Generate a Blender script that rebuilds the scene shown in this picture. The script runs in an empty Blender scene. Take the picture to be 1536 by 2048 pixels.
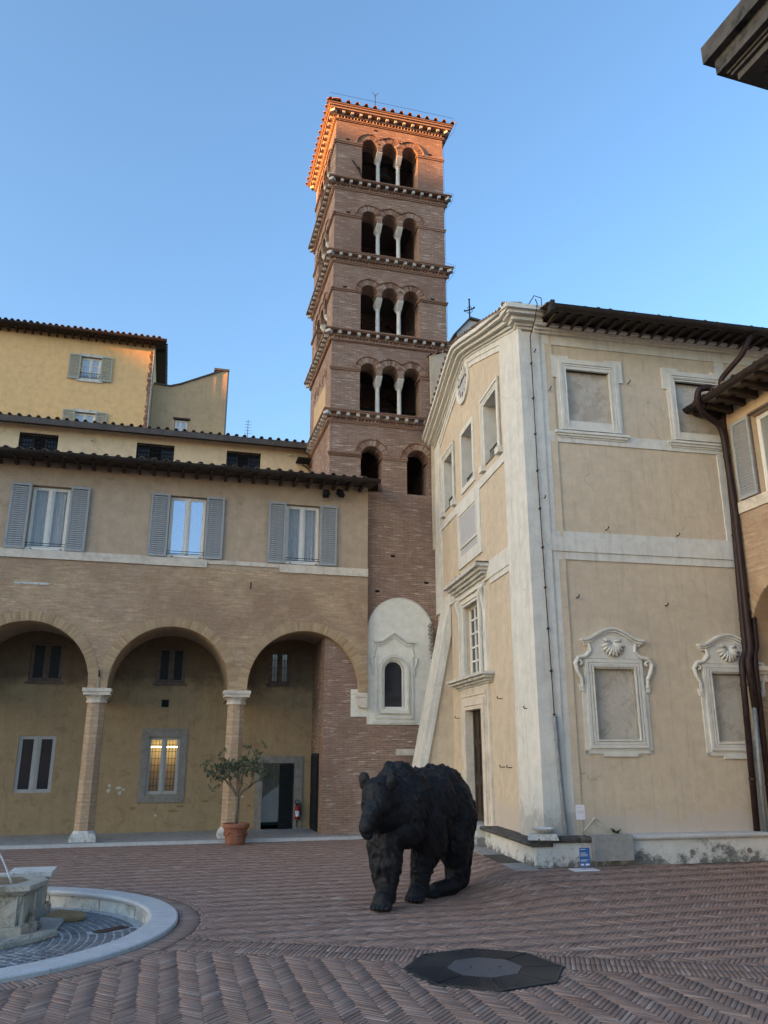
import bpy, bmesh, math, random
import numpy as np
from mathutils import Vector, Matrix, noise
random.seed(7); np.random.seed(7)
PI = math.pi
R = math.radians
SC = bpy.context.scene
COL = SC.collection

# ------------------------------------------------------------------ camera, sky, sun, exposure
cam_d = bpy.data.cameras.new("camera"); cam = bpy.data.objects.new("camera", cam_d); COL.objects.link(cam)
cam.location = (0, 0, 2.4); cam.rotation_euler = (R(90 + 16.469), 0, 0)
cam_d.sensor_fit = 'VERTICAL'; cam_d.sensor_height = 36; cam_d.lens = 28.125
cam_d.clip_start = 0.1; cam_d.clip_end = 2000
SC.camera = cam

SUN_AZ = math.atan2(-0.88, -0.475)      # compass style: atan2(x, y)
SUN_EL = R(6.0)
world = bpy.data.worlds.new("World"); SC.world = world; world.use_nodes = True
wn = world.node_tree.nodes; wn.clear()
sky = wn.new('ShaderNodeTexSky'); sky.sky_type = 'NISHITA'; sky.sun_disc = False
sky.sun_elevation = SUN_EL; sky.sun_rotation = SUN_AZ
sky.altitude = 100; sky.air_density = 1.0; sky.dust_density = 3.0; sky.ozone_density = 2.65
bg = wn.new('ShaderNodeBackground'); bg.inputs[1].default_value = 0.15
wo = wn.new('ShaderNodeOutputWorld')
world.node_tree.links.new(sky.outputs[0], bg.inputs[0]); world.node_tree.links.new(bg.outputs[0], wo.inputs[0])

sd = bpy.data.lights.new("sun", 'SUN'); sun = bpy.data.objects.new("sun", sd); COL.objects.link(sun)
sd.energy = 5.0; sd.angle = R(0.5); sd.color = (1.0, 0.37, 0.07)
sv = Vector((math.sin(SUN_AZ) * math.cos(SUN_EL), math.cos(SUN_AZ) * math.cos(SUN_EL), math.sin(SUN_EL)))
sun.rotation_euler = sv.to_track_quat('Z', 'Y').to_euler(); sun.location = (-30, -20, 40)

SC.view_settings.view_transform = 'Standard'; SC.view_settings.look = 'None'
SC.view_settings.gamma = 1.0; SC.view_settings.exposure = 2.3
SC.view_settings.use_curve_mapping = False

# ------------------------------------------------------------------ mesh builder
class MB:
    def __init__(s): s.v = []; s.f = []; s.m = []
    def add(s, vs, fs, mi=0):
        o = len(s.v); s.v.extend(vs)
        for f in fs: s.f.append(tuple(i + o for i in f)); s.m.append(mi)
        return s
    def quad(s, a, b, c, d, mi=0): return s.add([a, b, c, d], [(0, 1, 2, 3)], mi)
    def box(s, x0, x1, y0, y1, z0, z1, mi=0, ch=0.0):
        x0, x1 = min(x0, x1), max(x0, x1); y0, y1 = min(y0, y1), max(y0, y1); z0, z1 = min(z0, z1), max(z0, z1)
        vs = [(x0, y0, z0), (x1, y0, z0), (x1, y1, z0), (x0, y1, z0), (x0, y0, z1), (x1, y0, z1), (x1, y1, z1), (x0, y1, z1)]
        return s.add(vs, [(0, 3, 2, 1), (4, 5, 6, 7), (0, 1, 5, 4), (1, 2, 6, 5), (2, 3, 7, 6), (3, 0, 4, 7)], mi)
    def prism(s, pts, y0, y1, mi=0):          # polygon in x,z extruded along y
        n = len(pts); vs = [(x, y0, z) for x, z in pts] + [(x, y1, z) for x, z in pts]
        fs = [tuple(range(n)), tuple(range(2 * n - 1, n - 1, -1))] + [(i, i + n, (i + 1) % n + n, (i + 1) % n) for i in range(n)]
        return s.add(vs, fs, mi)
    def prismz(s, pts, z0, z1, mi=0, top=None):   # polygon in x,y extruded along z; top = other outline at z1
        n = len(pts); t = top or pts
        vs = [(x, y, z0) for x, y in pts] + [(x, y, z1) for x, y in t]
        fs = [tuple(range(n - 1, -1, -1)), tuple(range(n, 2 * n))] + [(i, (i + 1) % n, (i + 1) % n + n, i + n) for i in range(n)]
        return s.add(vs, fs, mi)
    def band(s, pts, t, y0, y1, mi=0):        # strip of thickness t below a polyline in x,z
        for (xa, za), (xb, zb) in zip(pts, pts[1:]):
            s.prism([(xa, za - t), (xb, zb - t), (xb, zb), (xa, za)], y0, y1, mi)
        return s
    def tube(s, path, r, n=8, mi=0, cap=True):
        P = [Vector(p) for p in path]; rr = r if isinstance(r, (list, tuple)) else [r] * len(P)
        vs = []; up = Vector((0, 0, 1)); prev = None
        for i, p in enumerate(P):
            d = (P[min(i + 1, len(P) - 1)] - P[max(i - 1, 0)]).normalized()
            if prev is None:
                a = d.cross(up if abs(d.z) < .95 else Vector((1, 0, 0))).normalized()
            else:
                a = (prev - d * prev.dot(d)).normalized()
            b = d.cross(a); prev = a
            for k in range(n):
                t = 2 * PI * k / n; vs.append(tuple(p + (a * math.cos(t) + b * math.sin(t)) * rr[i]))
        fs = []
        for i in range(len(P) - 1):
            for k in range(n):
                k2 = (k + 1) % n; fs.append((i * n + k, i * n + k2, (i + 1) * n + k2, (i + 1) * n + k))
        if cap: fs += [tuple(range(n - 1, -1, -1)), tuple(range((len(P) - 1) * n, len(P) * n))]
        return s.add(vs, fs, mi)
    def lathe(s, prof, n=20, c=(0, 0, 0), mi=0, sx=1, sy=1):
        vs = []
        for r, z in prof:
            for k in range(n):
                t = 2 * PI * k / n; vs.append((c[0] + r * sx * math.cos(t), c[1] + r * sy * math.sin(t), c[2] + z))
        fs = [(i * n + k, i * n + (k + 1) % n, (i + 1) * n + (k + 1) % n, (i + 1) * n + k) for i in range(len(prof) - 1) for k in range(n)]
        fs += [tuple(range(n - 1, -1, -1)), tuple(range((len(prof) - 1) * n, len(prof) * n))]
        return s.add(vs, fs, mi)
    def ring(s, x0, x1, z0, z1, w, y0, yf, mi=0, bottom=True):   # mitred rectangular frame, front at yf
        x0, x1 = min(x0, x1), max(x0, x1)
        O = [(x0, z0), (x1, z0), (x1, z1), (x0, z1)]; b = w if bottom else 0
        I = [(x0 + w, z0 + b), (x1 - w, z0 + b), (x1 - w, z1 - w), (x0 + w, z1 - w)]
        for i in range(4):
            if not bottom and i == 0: continue
            j = (i + 1) % 4
            s.quad((*O[i][:1], yf, O[i][1]), (O[j][0], yf, O[j][1]), (I[j][0], yf, I[j][1]), (I[i][0], yf, I[i][1]), mi)
            s.quad((O[i][0], y0, O[i][1]), (O[j][0], y0, O[j][1]), (O[j][0], yf, O[j][1]), (O[i][0], yf, O[i][1]), mi)
            s.quad((I[i][0], yf, I[i][1]), (I[j][0], yf, I[j][1]), (I[j][0], y0, I[j][1]), (I[i][0], y0, I[i][1]), mi)
        if not bottom:
            for i in (0, 1): s.quad((O[i][0], y0, O[i][1]), (I[i][0], y0, I[i][1]), (I[i][0], yf, I[i][1]), (O[i][0], yf, O[i][1]), mi)
        return s
    def build(s, name, mat, parent=None, smooth=False, loc=None, rot=None):
        me = mesh_of(s, name, mat, smooth)
        return put(name, me, parent, loc, rot)

def mesh_of(s, name, mat, smooth=False, normals=True):
    me = bpy.data.meshes.new(name); me.from_pydata(s.v, [], s.f)
    mats = mat if isinstance(mat, (list, tuple)) else [mat]
    for m in mats: me.materials.append(m)
    if len(mats) > 1: me.polygons.foreach_set('material_index', s.m)
    me.update()
    if normals and len(s.v) < 30000:
        bm = bmesh.new(); bm.from_mesh(me); bmesh.ops.recalc_face_normals(bm, faces=bm.faces); bm.to_mesh(me); bm.free()
    box_uv(me)
    if smooth: me.shade_smooth()
    return me

def box_uv(me):
    nl = len(me.loops); npoly = len(me.polygons)
    if not nl: return
    co = np.empty(len(me.vertices) * 3); me.vertices.foreach_get('co', co); co = co.reshape(-1, 3)
    li = np.empty(nl, dtype=np.int32); me.loops.foreach_get('vertex_index', li)
    no = np.empty(npoly * 3); me.polygons.foreach_get('normal', no); no = no.reshape(-1, 3)
    tot = np.empty(npoly, dtype=np.int32); me.polygons.foreach_get('loop_total', tot)
    N = np.repeat(no, tot, axis=0); P = co[li]
    h = np.hypot(N[:, 0], N[:, 1]); flat = np.abs(N[:, 2]) > .75
    hx = np.where(h > 1e-6, -N[:, 1] / np.maximum(h, 1e-6), 1); hy = np.where(h > 1e-6, N[:, 0] / np.maximum(h, 1e-6), 0)
    sg = np.where(np.abs(hx) > np.abs(hy), np.sign(hx), np.sign(hy)); hx *= sg; hy *= sg
    uv = np.empty((nl, 2)); uv[:, 0] = np.where(flat, P[:, 0], P[:, 0] * hx + P[:, 1] * hy); uv[:, 1] = np.where(flat, P[:, 1], P[:, 2])
    l = me.uv_layers.new(name="UVMap"); l.data.foreach_set('uv', uv.ravel())

def put(name, me, parent=None, loc=None, rot=None):
    o = bpy.data.objects.new(name, me); COL.objects.link(o)
    if parent is not None: o.parent = parent
    if loc is not None: o.location = loc
    if rot is not None: o.rotation_euler = rot
    return o

def thing(name, label, cat, x=0, y=0, z=0, ang=0, group=None):
    o = bpy.data.objects.new(name, None); COL.objects.link(o); o.empty_display_size = .2
    o.location = (x, y, z); o.rotation_euler = (0, 0, R(ang)); tag(o, label, cat, group); return o

def tag(o, label=None, cat=None, group=None, kind=None):
    if label: o['label'] = label
    if cat: o['category'] = cat
    if group: o['group'] = group
    if kind: o['kind'] = kind
    return o

def copy_tree(o, parent=None):
    c = o.copy(); COL.objects.link(c); c.parent = parent
    for ch in list(o.children): copy_tree(ch, c)
    return c

def wall(mb, x0, x1, zb, zt, ops, y0, y1, mi=0, mr=None, back=True, n=14):
    """solid wall from x0 to x1 with openings; zt a number or a polyline [(x,z)..]; arched openings spring at z1"""
    mr = mi if mr is None else mr
    tp = zt if isinstance(zt, list) else [(x0, zt), (x1, zt)]
    X = [p[0] for p in tp]; Z = [p[1] for p in tp]
    top = lambda x: float(np.interp(x, X, Z))
    br = set([round(x0, 5), round(x1, 5)] + [round(p, 5) for p in X if x0 < p < x1])
    for o in ops:
        br |= {round(o['x0'], 5), round(o['x1'], 5)}
        if o.get('arch'):
            c = (o['x0'] + o['x1']) / 2; r = (o['x1'] - o['x0']) / 2
            br |= {round(c - r * math.cos(PI * i / n), 5) for i in range(n + 1)}
    br = sorted(b for b in br if x0 - 1e-6 <= b <= x1 + 1e-6)
    def otop(o, x):
        if not o.get('arch'): return o['z1']
        c = (o['x0'] + o['x1']) / 2; r = (o['x1'] - o['x0']) / 2
        return o['z1'] + math.sqrt(max(0, r * r - (x - c) ** 2)) * o.get('k', 1)
    for xa, xb in zip(br, br[1:]):
        if xb - xa < 1e-6: continue
        xm = (xa + xb) / 2; ca = cb = zb
        for o in sorted([o for o in ops if o['x0'] < xm < o['x1']], key=lambda o: o['z0']):
            if o['z0'] > ca + 1e-6:
                mb.quad((xa, y0, ca), (xb, y0, cb), (xb, y0, o['z0']), (xa, y0, o['z0']), mi)
                if back: mb.quad((xa, y1, ca), (xb, y1, cb), (xb, y1, o['z0']), (xa, y1, o['z0']), mi)
                mb.quad((xa, y0, o['z0']), (xb, y0, o['z0']), (xb, y1, o['z0']), (xa, y1, o['z0']), mr)
            ca, cb = otop(o, xa), otop(o, xb)
            mb.quad((xa, y0, ca), (xb, y0, cb), (xb, y1, cb), (xa, y1, ca), mr)
        mb.quad((xa, y0, ca), (xb, y0, cb), (xb, y0, top(xb)), (xa, y0, top(xa)), mi)
        if back: mb.quad((xa, y1, ca), (xb, y1, cb), (xb, y1, top(xb)), (xa, y1, top(xa)), mi)
        mb.quad((xa, y0, top(xa)), (xb, y0, top(xb)), (xb, y1, top(xb)), (xa, y1, top(xa)), mi)
    for o in ops:
        for x, jk in ((o['x0'], 'jl'), (o['x1'], 'jr')):
            zz = o.get(jk, max(o['z0'], zb))
            if x0 < x < x1 and zz is not None: mb.quad((x, y0, zz), (x, y1, zz), (x, y1, otop(o, x)), (x, y0, otop(o, x)), mr)
    for x in (x0, x1):
        lo = zb
        mb.quad((x, y0, lo), (x, y1, lo), (x, y1, top(x)), (x, y0, top(x)), mi)
    return mb

def op(x0, x1, z0, z1, arch=False, k=1): return dict(x0=min(x0, x1), x1=max(x0, x1), z0=z0, z1=z1, arch=arch, k=k)

def voussoirs(mb, cx, cz, r0, r1, n, y0, y1, a0=0.0, a1=PI, gap=.12, jit=.006, mi=0):
    da = (a1 - a0) / n
    for i in range(n):
        b0 = a0 + da * (i + gap / 2); b1 = a0 + da * (i + 1 - gap / 2); j = random.uniform(-jit, jit); jr = random.uniform(-jit, jit)
        vs = []
        for y in (y0 + j, y1):
            for a, r in ((b0, r0), (b1, r0), (b1, r1 + jr), (b0, r1 + jr)): vs.append((cx + r * math.cos(a), y, cz + r * math.sin(a)))
        mb.add(vs, [(0, 1, 2, 3), (7, 6, 5, 4), (0, 4, 5, 1), (1, 5, 6, 2), (2, 6, 7, 3), (3, 7, 4, 0)], mi)
    return mb

def arcband(mb, cx, cz, r0, r1, y0, yf, a0=0, a1=PI, n=24, mi=0, rx=1.0):
    for i in range(n):
        a, b = a0 + (a1 - a0) * i / n, a0 + (a1 - a0) * (i + 1) / n
        P = lambda r, t, y: (cx + r * rx * math.cos(t), y, cz + r * math.sin(t))
        mb.quad(P(r0, a, yf), P(r0, b, yf), P(r1, b, yf), P(r1, a, yf), mi)
        mb.quad(P(r1, a, y0), P(r1, b, y0), P(r1, b, yf), P(r1, a, yf), mi)
        mb.quad(P(r0, a, y0), P(r0, b, y0), P(r0, b, yf), P(r0, a, yf), mi)
    return mb

# ------------------------------------------------------------------ materials
class NT:
    def __init__(s, name):
        s.m = bpy.data.materials.new(name); s.m.use_nodes = True; s.t = s.m.node_tree; s.n = s.t.nodes; s.n.clear()
        s.out = s.n.new('ShaderNodeOutputMaterial'); s.b = s.n.new('ShaderNodeBsdfPrincipled'); s.t.links.new(s.b.outputs[0], s.out.inputs[0])
        s.b.inputs['Specular IOR Level'].default_value = .14
    def L(s, a, b): s.t.links.new(a, b)
    def set(s, sock, v):
        if isinstance(v, bpy.types.NodeSocket): s.L(v, sock)
        elif isinstance(v, (tuple, list)) and len(v) == 3 and sock.type == 'RGBA': sock.default_value = (*v, 1)
        else: sock.default_value = v
    def coord(s, kind='Object', scale=(1, 1, 1)):
        tc = s.n.new('ShaderNodeTexCoord') if kind != 'Position' else s.n.new('ShaderNodeNewGeometry')
        mp = s.n.new('ShaderNodeMapping'); mp.inputs['Scale'].default_value = scale; s.L(tc.outputs[kind], mp.inputs['Vector']); return mp.outputs[0]
    def noise(s, vec, scale, detail=4, rough=.6, dist=0):
        n = s.n.new('ShaderNodeTexNoise'); n.inputs['Scale'].default_value = scale; n.inputs['Detail'].default_value = detail
        n.inputs['Roughness'].default_value = rough; n.inputs['Distortion'].default_value = dist; s.L(vec, n.inputs['Vector']); return n.outputs[0]
    def ramp(s, fac, stops):
        r = s.n.new('ShaderNodeValToRGB'); e = r.color_ramp.elements
        while len(e) < len(stops): e.new(.5)
        for el, (p, c) in zip(e, stops): el.position = p; el.color = (*c, 1) if isinstance(c, (tuple, list)) else (c, c, c, 1)
        s.L(fac, r.inputs[0]); return r.outputs[0]
    def mix(s, fac, a, b, mode='MIX'):
        x = s.n.new('ShaderNodeMix'); x.data_type = 'RGBA'; x.blend_type = mode
        s.set(x.inputs[0], fac); s.set(x.inputs[6], a); s.set(x.inputs[7], b); return x.outputs[2]
    def math(s, o, a, b=0.0):
        x = s.n.new('ShaderNodeMath'); x.operation = o; s.set(x.inputs[0], a); s.set(x.inputs[1], b); return x.outputs[0]
    def rand(s):
        g = s.n.new('ShaderNodeNewGeometry'); o = s.n.new('ShaderNodeObjectInfo')
        return s.math('FRACT', s.math('ADD', g.outputs['Random Per Island'], o.outputs['Random']))
    def bump(s, h, strength=.3, dist=.01):
        x = s.n.new('ShaderNodeBump'); x.inputs['Strength'].default_value = strength; x.inputs['Distance'].default_value = dist
        s.L(h, x.inputs['Height']); s.L(x.outputs[0], s.b.inputs['Normal'])
    def done(s, col, rough=.8, metal=0.0):
        s.set(s.b.inputs['Base Color'], col); s.set(s.b.inputs['Roughness'], rough); s.set(s.b.inputs['Metallic'], metal); return s.m

KA = 1.18
def mul(c, k): return tuple(min(1, x * k) for x in c)

def plaster(name, col, stain=None, amt=.5, fine=.10, bump=.25, streak=0.0, dirt=None, dirt_amt=.6, dlev=.54, damp=None, soot=None, crack=.45):
    col = mul(col, KA); stain = mul(stain, KA) if stain else None
    t = NT(name); v = t.coord()
    big = t.noise(v, .55, 5, .65, .6); mid = t.noise(v, 3.5, 5, .7); fi = t.noise(v, 45, 3, .6)
    c = t.mix(t.ramp(big, [(.35, 0), (.68, 1)]), col, stain or mul(col, .8))
    if amt < 1: c = t.mix(amt, col, c)
    c = t.mix(.42, c, t.ramp(mid, [(.3, mul(col, .70)), (.7, mul(col, 1.2))]))
    c = t.mix(fine * 4, c, t.ramp(fi, [(.3, .35), (.7, .65)]), 'OVERLAY')
    if streak:
        st = t.noise(t.coord(scale=(5, 5, .35)), 1.6, 5, .7)
        c = t.mix(t.math('MULTIPLY', t.ramp(st, [(.52, 0), (.72, 1)]), streak), c, mul(col, .45))
    if dirt:
        dn = t.noise(v, 2.6, 8, .72, .4)
        c = t.mix(t.math('MULTIPLY', t.ramp(dn, [(dlev, 0), (dlev + .08, 1)]), dirt_amt), c, dirt)
    if crack:                                                # hairline cracks
        dv = t.n.new('ShaderNodeVectorMath'); dv.operation = 'MULTIPLY_ADD'; nn = t.n.new('ShaderNodeTexNoise'); nn.inputs['Scale'].default_value = 1.4; nn.inputs['Detail'].default_value = 6; t.L(v, nn.inputs['Vector'])
        t.L(nn.outputs[1], dv.inputs[0]); dv.inputs[1].default_value = (.9, .9, .9); t.L(v, dv.inputs[2])
        vo = t.n.new('ShaderNodeTexVoronoi'); vo.feature = 'DISTANCE_TO_EDGE'; vo.inputs['Scale'].default_value = .42; t.L(dv.outputs[0], vo.inputs['Vector'])
        ck_ = t.math('MULTIPLY', t.ramp(vo.outputs[0], [(.0, 1), (.006, 0)]), t.ramp(t.noise(v, .7, 2), [(.45, 0), (.6, 1)]))
        c = t.mix(t.math('MULTIPLY', ck_, crack), c, mul(col, .42))
    if damp:                                                 # rising damp: pale blotches low on the wall
        sp = t.n.new('ShaderNodeSeparateXYZ'); t.L(v, sp.inputs[0])
        hz = t.math('SUBTRACT', t.math('MULTIPLY', t.noise(v, 5, 8, .75) if len(damp) > 2 else mid, 1.6), sp.outputs[2])
        hz = t.math('ADD', hz, t.math('ADD', t.math('MULTIPLY', t.noise(v, .9, 3), .9), damp[2] if len(damp) > 2 else 0.0))
        c = t.mix(t.math('MULTIPLY', t.ramp(hz, [(.0, 0), (.22, 1)]), damp[1]), c, damp[0])
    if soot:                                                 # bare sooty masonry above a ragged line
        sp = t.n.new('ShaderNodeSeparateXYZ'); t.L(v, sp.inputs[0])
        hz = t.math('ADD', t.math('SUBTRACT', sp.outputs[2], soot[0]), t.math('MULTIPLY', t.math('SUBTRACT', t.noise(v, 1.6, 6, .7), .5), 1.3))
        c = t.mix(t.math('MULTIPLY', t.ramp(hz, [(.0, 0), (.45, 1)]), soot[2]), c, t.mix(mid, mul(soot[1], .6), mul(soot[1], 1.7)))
    h = t.math('ADD', t.math('MULTIPLY', mid, .6), t.math('MULTIPLY', fi, .25))
    t.bump(h, bump, .012); return t.done(c, .88)

def brickmat(name, c1, c2, mortar, bw=.26, bh=.058, pale=None, big=None, mw=.007, vary=.5, patches=None):
    c1, c2, mortar = mul(c1, KA), mul(c2, KA), mul(mortar, KA); pale, big, patches = [mul(q, KA) if q else None for q in (pale, big, patches)]
    t = NT(name); uv = t.coord('UV')
    wob = t.n.new('ShaderNodeVectorMath'); wob.operation = 'ADD'
    nz = t.n.new('ShaderNodeTexNoise'); nz.inputs['Scale'].default_value = 1.3; t.L(uv, nz.inputs['Vector'])
    ml = t.n.new('ShaderNodeVectorMath'); ml.operation = 'SCALE'; ml.inputs['Scale'].default_value = .03; t.L(nz.outputs[1], ml.inputs[0])
    t.L(uv, wob.inputs[0]); t.L(ml.outputs[0], wob.inputs[1]); w = wob.outputs[0]
    b = t.n.new('ShaderNodeTexBrick'); b.inputs['Scale'].default_value = 1; b.inputs['Brick Width'].default_value = bw; b.inputs['Row Height'].default_value = bh
    b.inputs['Mortar Size'].default_value = mw; b.inputs['Mortar Smooth'].default_value = .3; b.inputs['Bias'].default_value = -.1
    t.set(b.inputs['Color1'], c1); t.set(b.inputs['Color2'], c2); t.set(b.inputs['Mortar'], mortar); t.L(w, b.inputs['Vector'])
    st = t.n.new('ShaderNodeMapping'); st.inputs['Scale'].default_value = (2.2, 15.5, 1); t.L(w, st.inputs['Vector'])
    cr = t.noise(st.outputs[0], 1.0, 3, .6)
    c = t.mix(vary, b.outputs[0], t.ramp(cr, [(.28, mul(c1, .68)), (.5, c2), (.7, mul(c2, 1.3))]))
    if pale: c = t.mix(t.math('MULTIPLY', t.ramp(cr, [(.60, 0), (.66, 1)]), .75), c, pale)
    v = t.coord(); bn = t.noise(v, .45, 6, .65, .8)
    if big: c = t.mix(t.math('MULTIPLY', t.ramp(bn, [(.42, 0), (.62, 1)]), .75), c, big)
    if patches: c = t.mix(t.math('MULTIPLY', t.ramp(t.noise(v, 1.7, 6, .7, .5), [(.55, 0), (.66, 1)]), .7), c, patches)
    c = t.mix(.5, c, t.ramp(t.noise(v, 22, 4, .7), [(.3, .36), (.7, .64)]), 'OVERLAY')
    h = t.math('ADD', t.math('MULTIPLY', b.outputs[1], -1.0), t.math('MULTIPLY', cr, .9))
    t.bump(h, .6, .012); return t.done(c, .9)

def stone(name, col, var=.25, rough=.75, scale=4, bump=.3, dirt=None, dirt_amt=.5, island=False, spec=.3):
    col = mul(col, 1.1)
    t = NT(name); v = t.coord('Position') if island else t.coord()
    n1 = t.noise(v, scale, 7, .68, .5); n2 = t.noise(v, scale * 9, 4, .6)
    c = t.ramp(n1, [(.28, mul(col, 1 - var)), (.5, col), (.72, mul(col, 1 + var * .8))])
    c = t.mix(.4, c, t.ramp(n2, [(.3, .35), (.7, .65)]), 'OVERLAY')
    if island: c = t.mix(.55, c, t.ramp(t.rand(), [(0, mul(col, .55)), (.5, col), (1, mul(col, 1.5))]))
    if dirt:
        dn = t.noise(v, scale * .8, 9, .75, .3)
        c = t.mix(t.math('MULTIPLY', t.ramp(dn, [(.52, 0), (.6, 1)]), dirt_amt), c, dirt)
    t.bump(t.math('ADD', n1, t.math('MULTIPLY', n2, .4)), bump, .01); t.b.inputs['Specular IOR Level'].default_value = spec
    return t.done(c, rough)

def paint(name, col, rough=.5, metal=0, var=.12, scale=8):
    t = NT(name); v = t.coord(); n1 = t.noise(v, scale, 5, .65)
    c = t.ramp(n1, [(.3, mul(col, 1 - var)), (.7, mul(col, 1 + var))])
    t.bump(n1, .08, .004); return t.done(c, t.ramp(n1, [(.3, rough * .85), (.7, min(1, rough * 1.15))]), metal)

def islandmat(name, cols, rough=.9, noise_scale=30, coarse=None):
    cols = [mul(q, KA) for q in cols]; coarse = mul(coarse, KA) if coarse else None
    t = NT(name); v = t.coord('Position'); k = len(cols)
    c = t.ramp(t.rand(), [(i / (k - 1), cc) for i, cc in enumerate(cols)])
    n1 = t.noise(v, noise_scale, 5, .7); c = t.mix(.55, c, t.ramp(n1, [(.3, .33), (.7, .67)]), 'OVERLAY')
    n2 = t.noise(v, .7, 5, .6, .5)
    if coarse:
        c = t.mix(t.math('MULTIPLY', t.ramp(n2, [(.4, 0), (.65, 1)]), .6), c, coarse)
        n3 = t.noise(v, 1.9, 7, .75, .7); c = t.mix(t.math('MULTIPLY', t.ramp(n3, [(.56, 0), (.70, 1)]), .45), c, mul(coarse, .5))
    t.bump(n1, .35, .006); return t.done(c, rough)

def glassmat(name, tint, mix=.55, rough=.03, spec=.6):
    t = NT(name); t.b.inputs['Specular IOR Level'].default_value = spec
    v = t.coord(); n = t.noise(v, 1.3, 2); t.bump(n, .03, .02)
    return t.done(tint, rough, mix)

def emis(name, col, s):
    t = NT(name); t.set(t.b.inputs['Emission Color'], col); t.b.inputs['Emission Strength'].default_value = s; return t.done(mul(col, .8), .6)

M = {}
M['tower_brick'] = brickmat('tower_brick', (.168, .106, .079), (.278, .192, .145), (.37, .32, .27), .27, .062, pale=(.56, .48, .40), big=(.19, .118, .092), patches=(.285, .225, .185))
M['tower_rim'] = islandmat('tower_brick_rim', [(.16, .09, .065), (.24, .15, .105), (.31, .21, .155)])
M['tower_vous'] = islandmat('tower_voussoir', [(.15, .085, .06), (.21, .125, .09), (.27, .185, .14), (.36, .29, .23)])
M['tower_dark'] = plaster('tower_inside', (.10, .078, .065))
M['loggia_brick'] = brickmat('loggia_brick', (.31, .215, .135), (.42, .31, .205), (.42, .34, .245), .25, .052, pale=(.52, .42, .30), big=(.265, .18, .125), patches=(.36, .29, .22), mw=.006)
M['loggia_vous'] = islandmat('loggia_voussoir', [(.29, .195, .115), (.37, .265, .16), (.45, .34, .215), (.34, .24, .145), (.40, .295, .185)], coarse=(.37, .28, .185))
M['loggia_plaster'] = plaster('loggia_plaster', (.41, .325, .24), (.34, .27, .20), .9, .07, streak=.2)
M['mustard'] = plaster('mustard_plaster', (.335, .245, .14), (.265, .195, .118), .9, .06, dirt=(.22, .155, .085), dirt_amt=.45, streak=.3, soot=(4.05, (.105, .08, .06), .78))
M['cream'] = plaster('cream_plaster', (.62, .495, .32), (.54, .43, .285), .7, .05, streak=.12)
M['yellow'] = plaster('yellow_plaster', (.68, .47, .23), (.61, .425, .22), .8, .05, streak=.15)
M['tan'] = plaster('tan_plaster', (.47, .35, .21), (.38, .30, .20), .9, .08, streak=.3)
M['church_tan'] = plaster('church_tan', (.525, .45, .34), (.435, .378, .295), .9, .06, streak=.38, damp=((.50, .46, .42), .7))
M['church_pale'] = plaster('church_pale', (.58, .58, .535), (.50, .505, .47), .9, .07, streak=.38, damp=((.30, .30, .29), .55))
M['church_grey'] = plaster('church_grey_panel', (.46, .43, .37), (.33, .31, .275), 1, .06, dirt=(.30, .25, .19), dirt_amt=.45, dlev=.50, streak=.25)
M['moulding'] = plaster('stucco_moulding', (.58, .575, .525), (.51, .51, .47), .7, .05, streak=.12)
M['plinth'] = plaster('plinth_plaster', (.52, .54, .53), (.42, .44, .44), .8, .08, dirt=(.09, .092, .09), dirt_amt=.5, dlev=.56, damp=((.05, .052, .05), .8, -.82))
M['niche_plaster'] = plaster('niche_plaster', (.66, .655, .59), (.58, .58, .53), .8, .05, streak=.1)
M['travertine'] = stone('travertine', (.58, .53, .45), .18, .75, 3, dirt=(.30, .27, .23), dirt_amt=.3)
M['marble'] = stone('weathered_marble', (.52, .53, .50), .22, .6, 4, dirt=(.15, .15, .135), dirt_amt=.5)
M['rim_stone'] = stone('basin_rim_stone', (.45, .465, .475), .12, .6, 3, dirt=(.42, .43, .42), dirt_amt=.4)
M['fountain_stone'] = stone('fountain_stone', (.36, .345, .30), .35, .65, 3.2, dirt=(.16, .13, .085), dirt_amt=.7)
M['mossy_slab'] = stone('stained_slab', (.24, .175, .09), .35, .5, 5, dirt=(.06, .05, .035), dirt_amt=.5)
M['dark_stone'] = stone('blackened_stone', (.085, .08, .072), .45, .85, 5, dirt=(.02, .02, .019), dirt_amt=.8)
M['grey_stone'] = stone('grey_stone', (.23, .215, .19), .25, .8, 5, dirt=(.12, .11, .10), dirt_amt=.4)
M['slab_grey'] = stone('floor_slab', (.30, .295, .28), .22, .7, 4, dirt=(.15, .145, .135), dirt_amt=.4)
M['sett'] = stone('basalt_sett', (.125, .14, .155), .35, .45, 6, island=True, spec=.5)
M['grout'] = stone('sett_grout', (.42, .43, .43), .3, .8, 9, dirt=(.16, .16, .16), dirt_amt=.6)
M['paver'] = islandmat('paving_brick', [(.178, .118, .096), (.225, .158, .13), (.262, .192, .16), (.20, .14, .116), (.24, .158, .126), (.315, .25, .212)], .92, 38, coarse=(.22, .155, .125))
M['joint'] = stone('joint_dirt', (.10, .078, .066), .4, .95, 12)
M['tile'] = islandmat('roof_tile', [(.16, .11, .085), (.24, .165, .125), (.30, .23, .18), (.20, .17, .145)], .9, 22, coarse=(.19, .18, .16))
M['tile_orange'] = islandmat('roof_tile_orange', [(.26, .13, .08), (.33, .19, .12), (.28, .18, .13)], .9, 22)
M['gutter'] = paint('dark_copper', (.045, .037, .033), .5, .3, .35, 5)
M['gutter_grey'] = paint('zinc_gutter', (.10, .085, .078), .5, .3, .3, 4)
M['pipe'] = paint('brown_pipe', (.040, .027, .027), .45, .2, .35, 4)
M['conduit'] = paint('zinc_conduit', (.22, .25, .28), .5, .3, .2)
M['rafter'] = stone('old_timber', (.055, .040, .030), .4, .9, 12)
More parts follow.
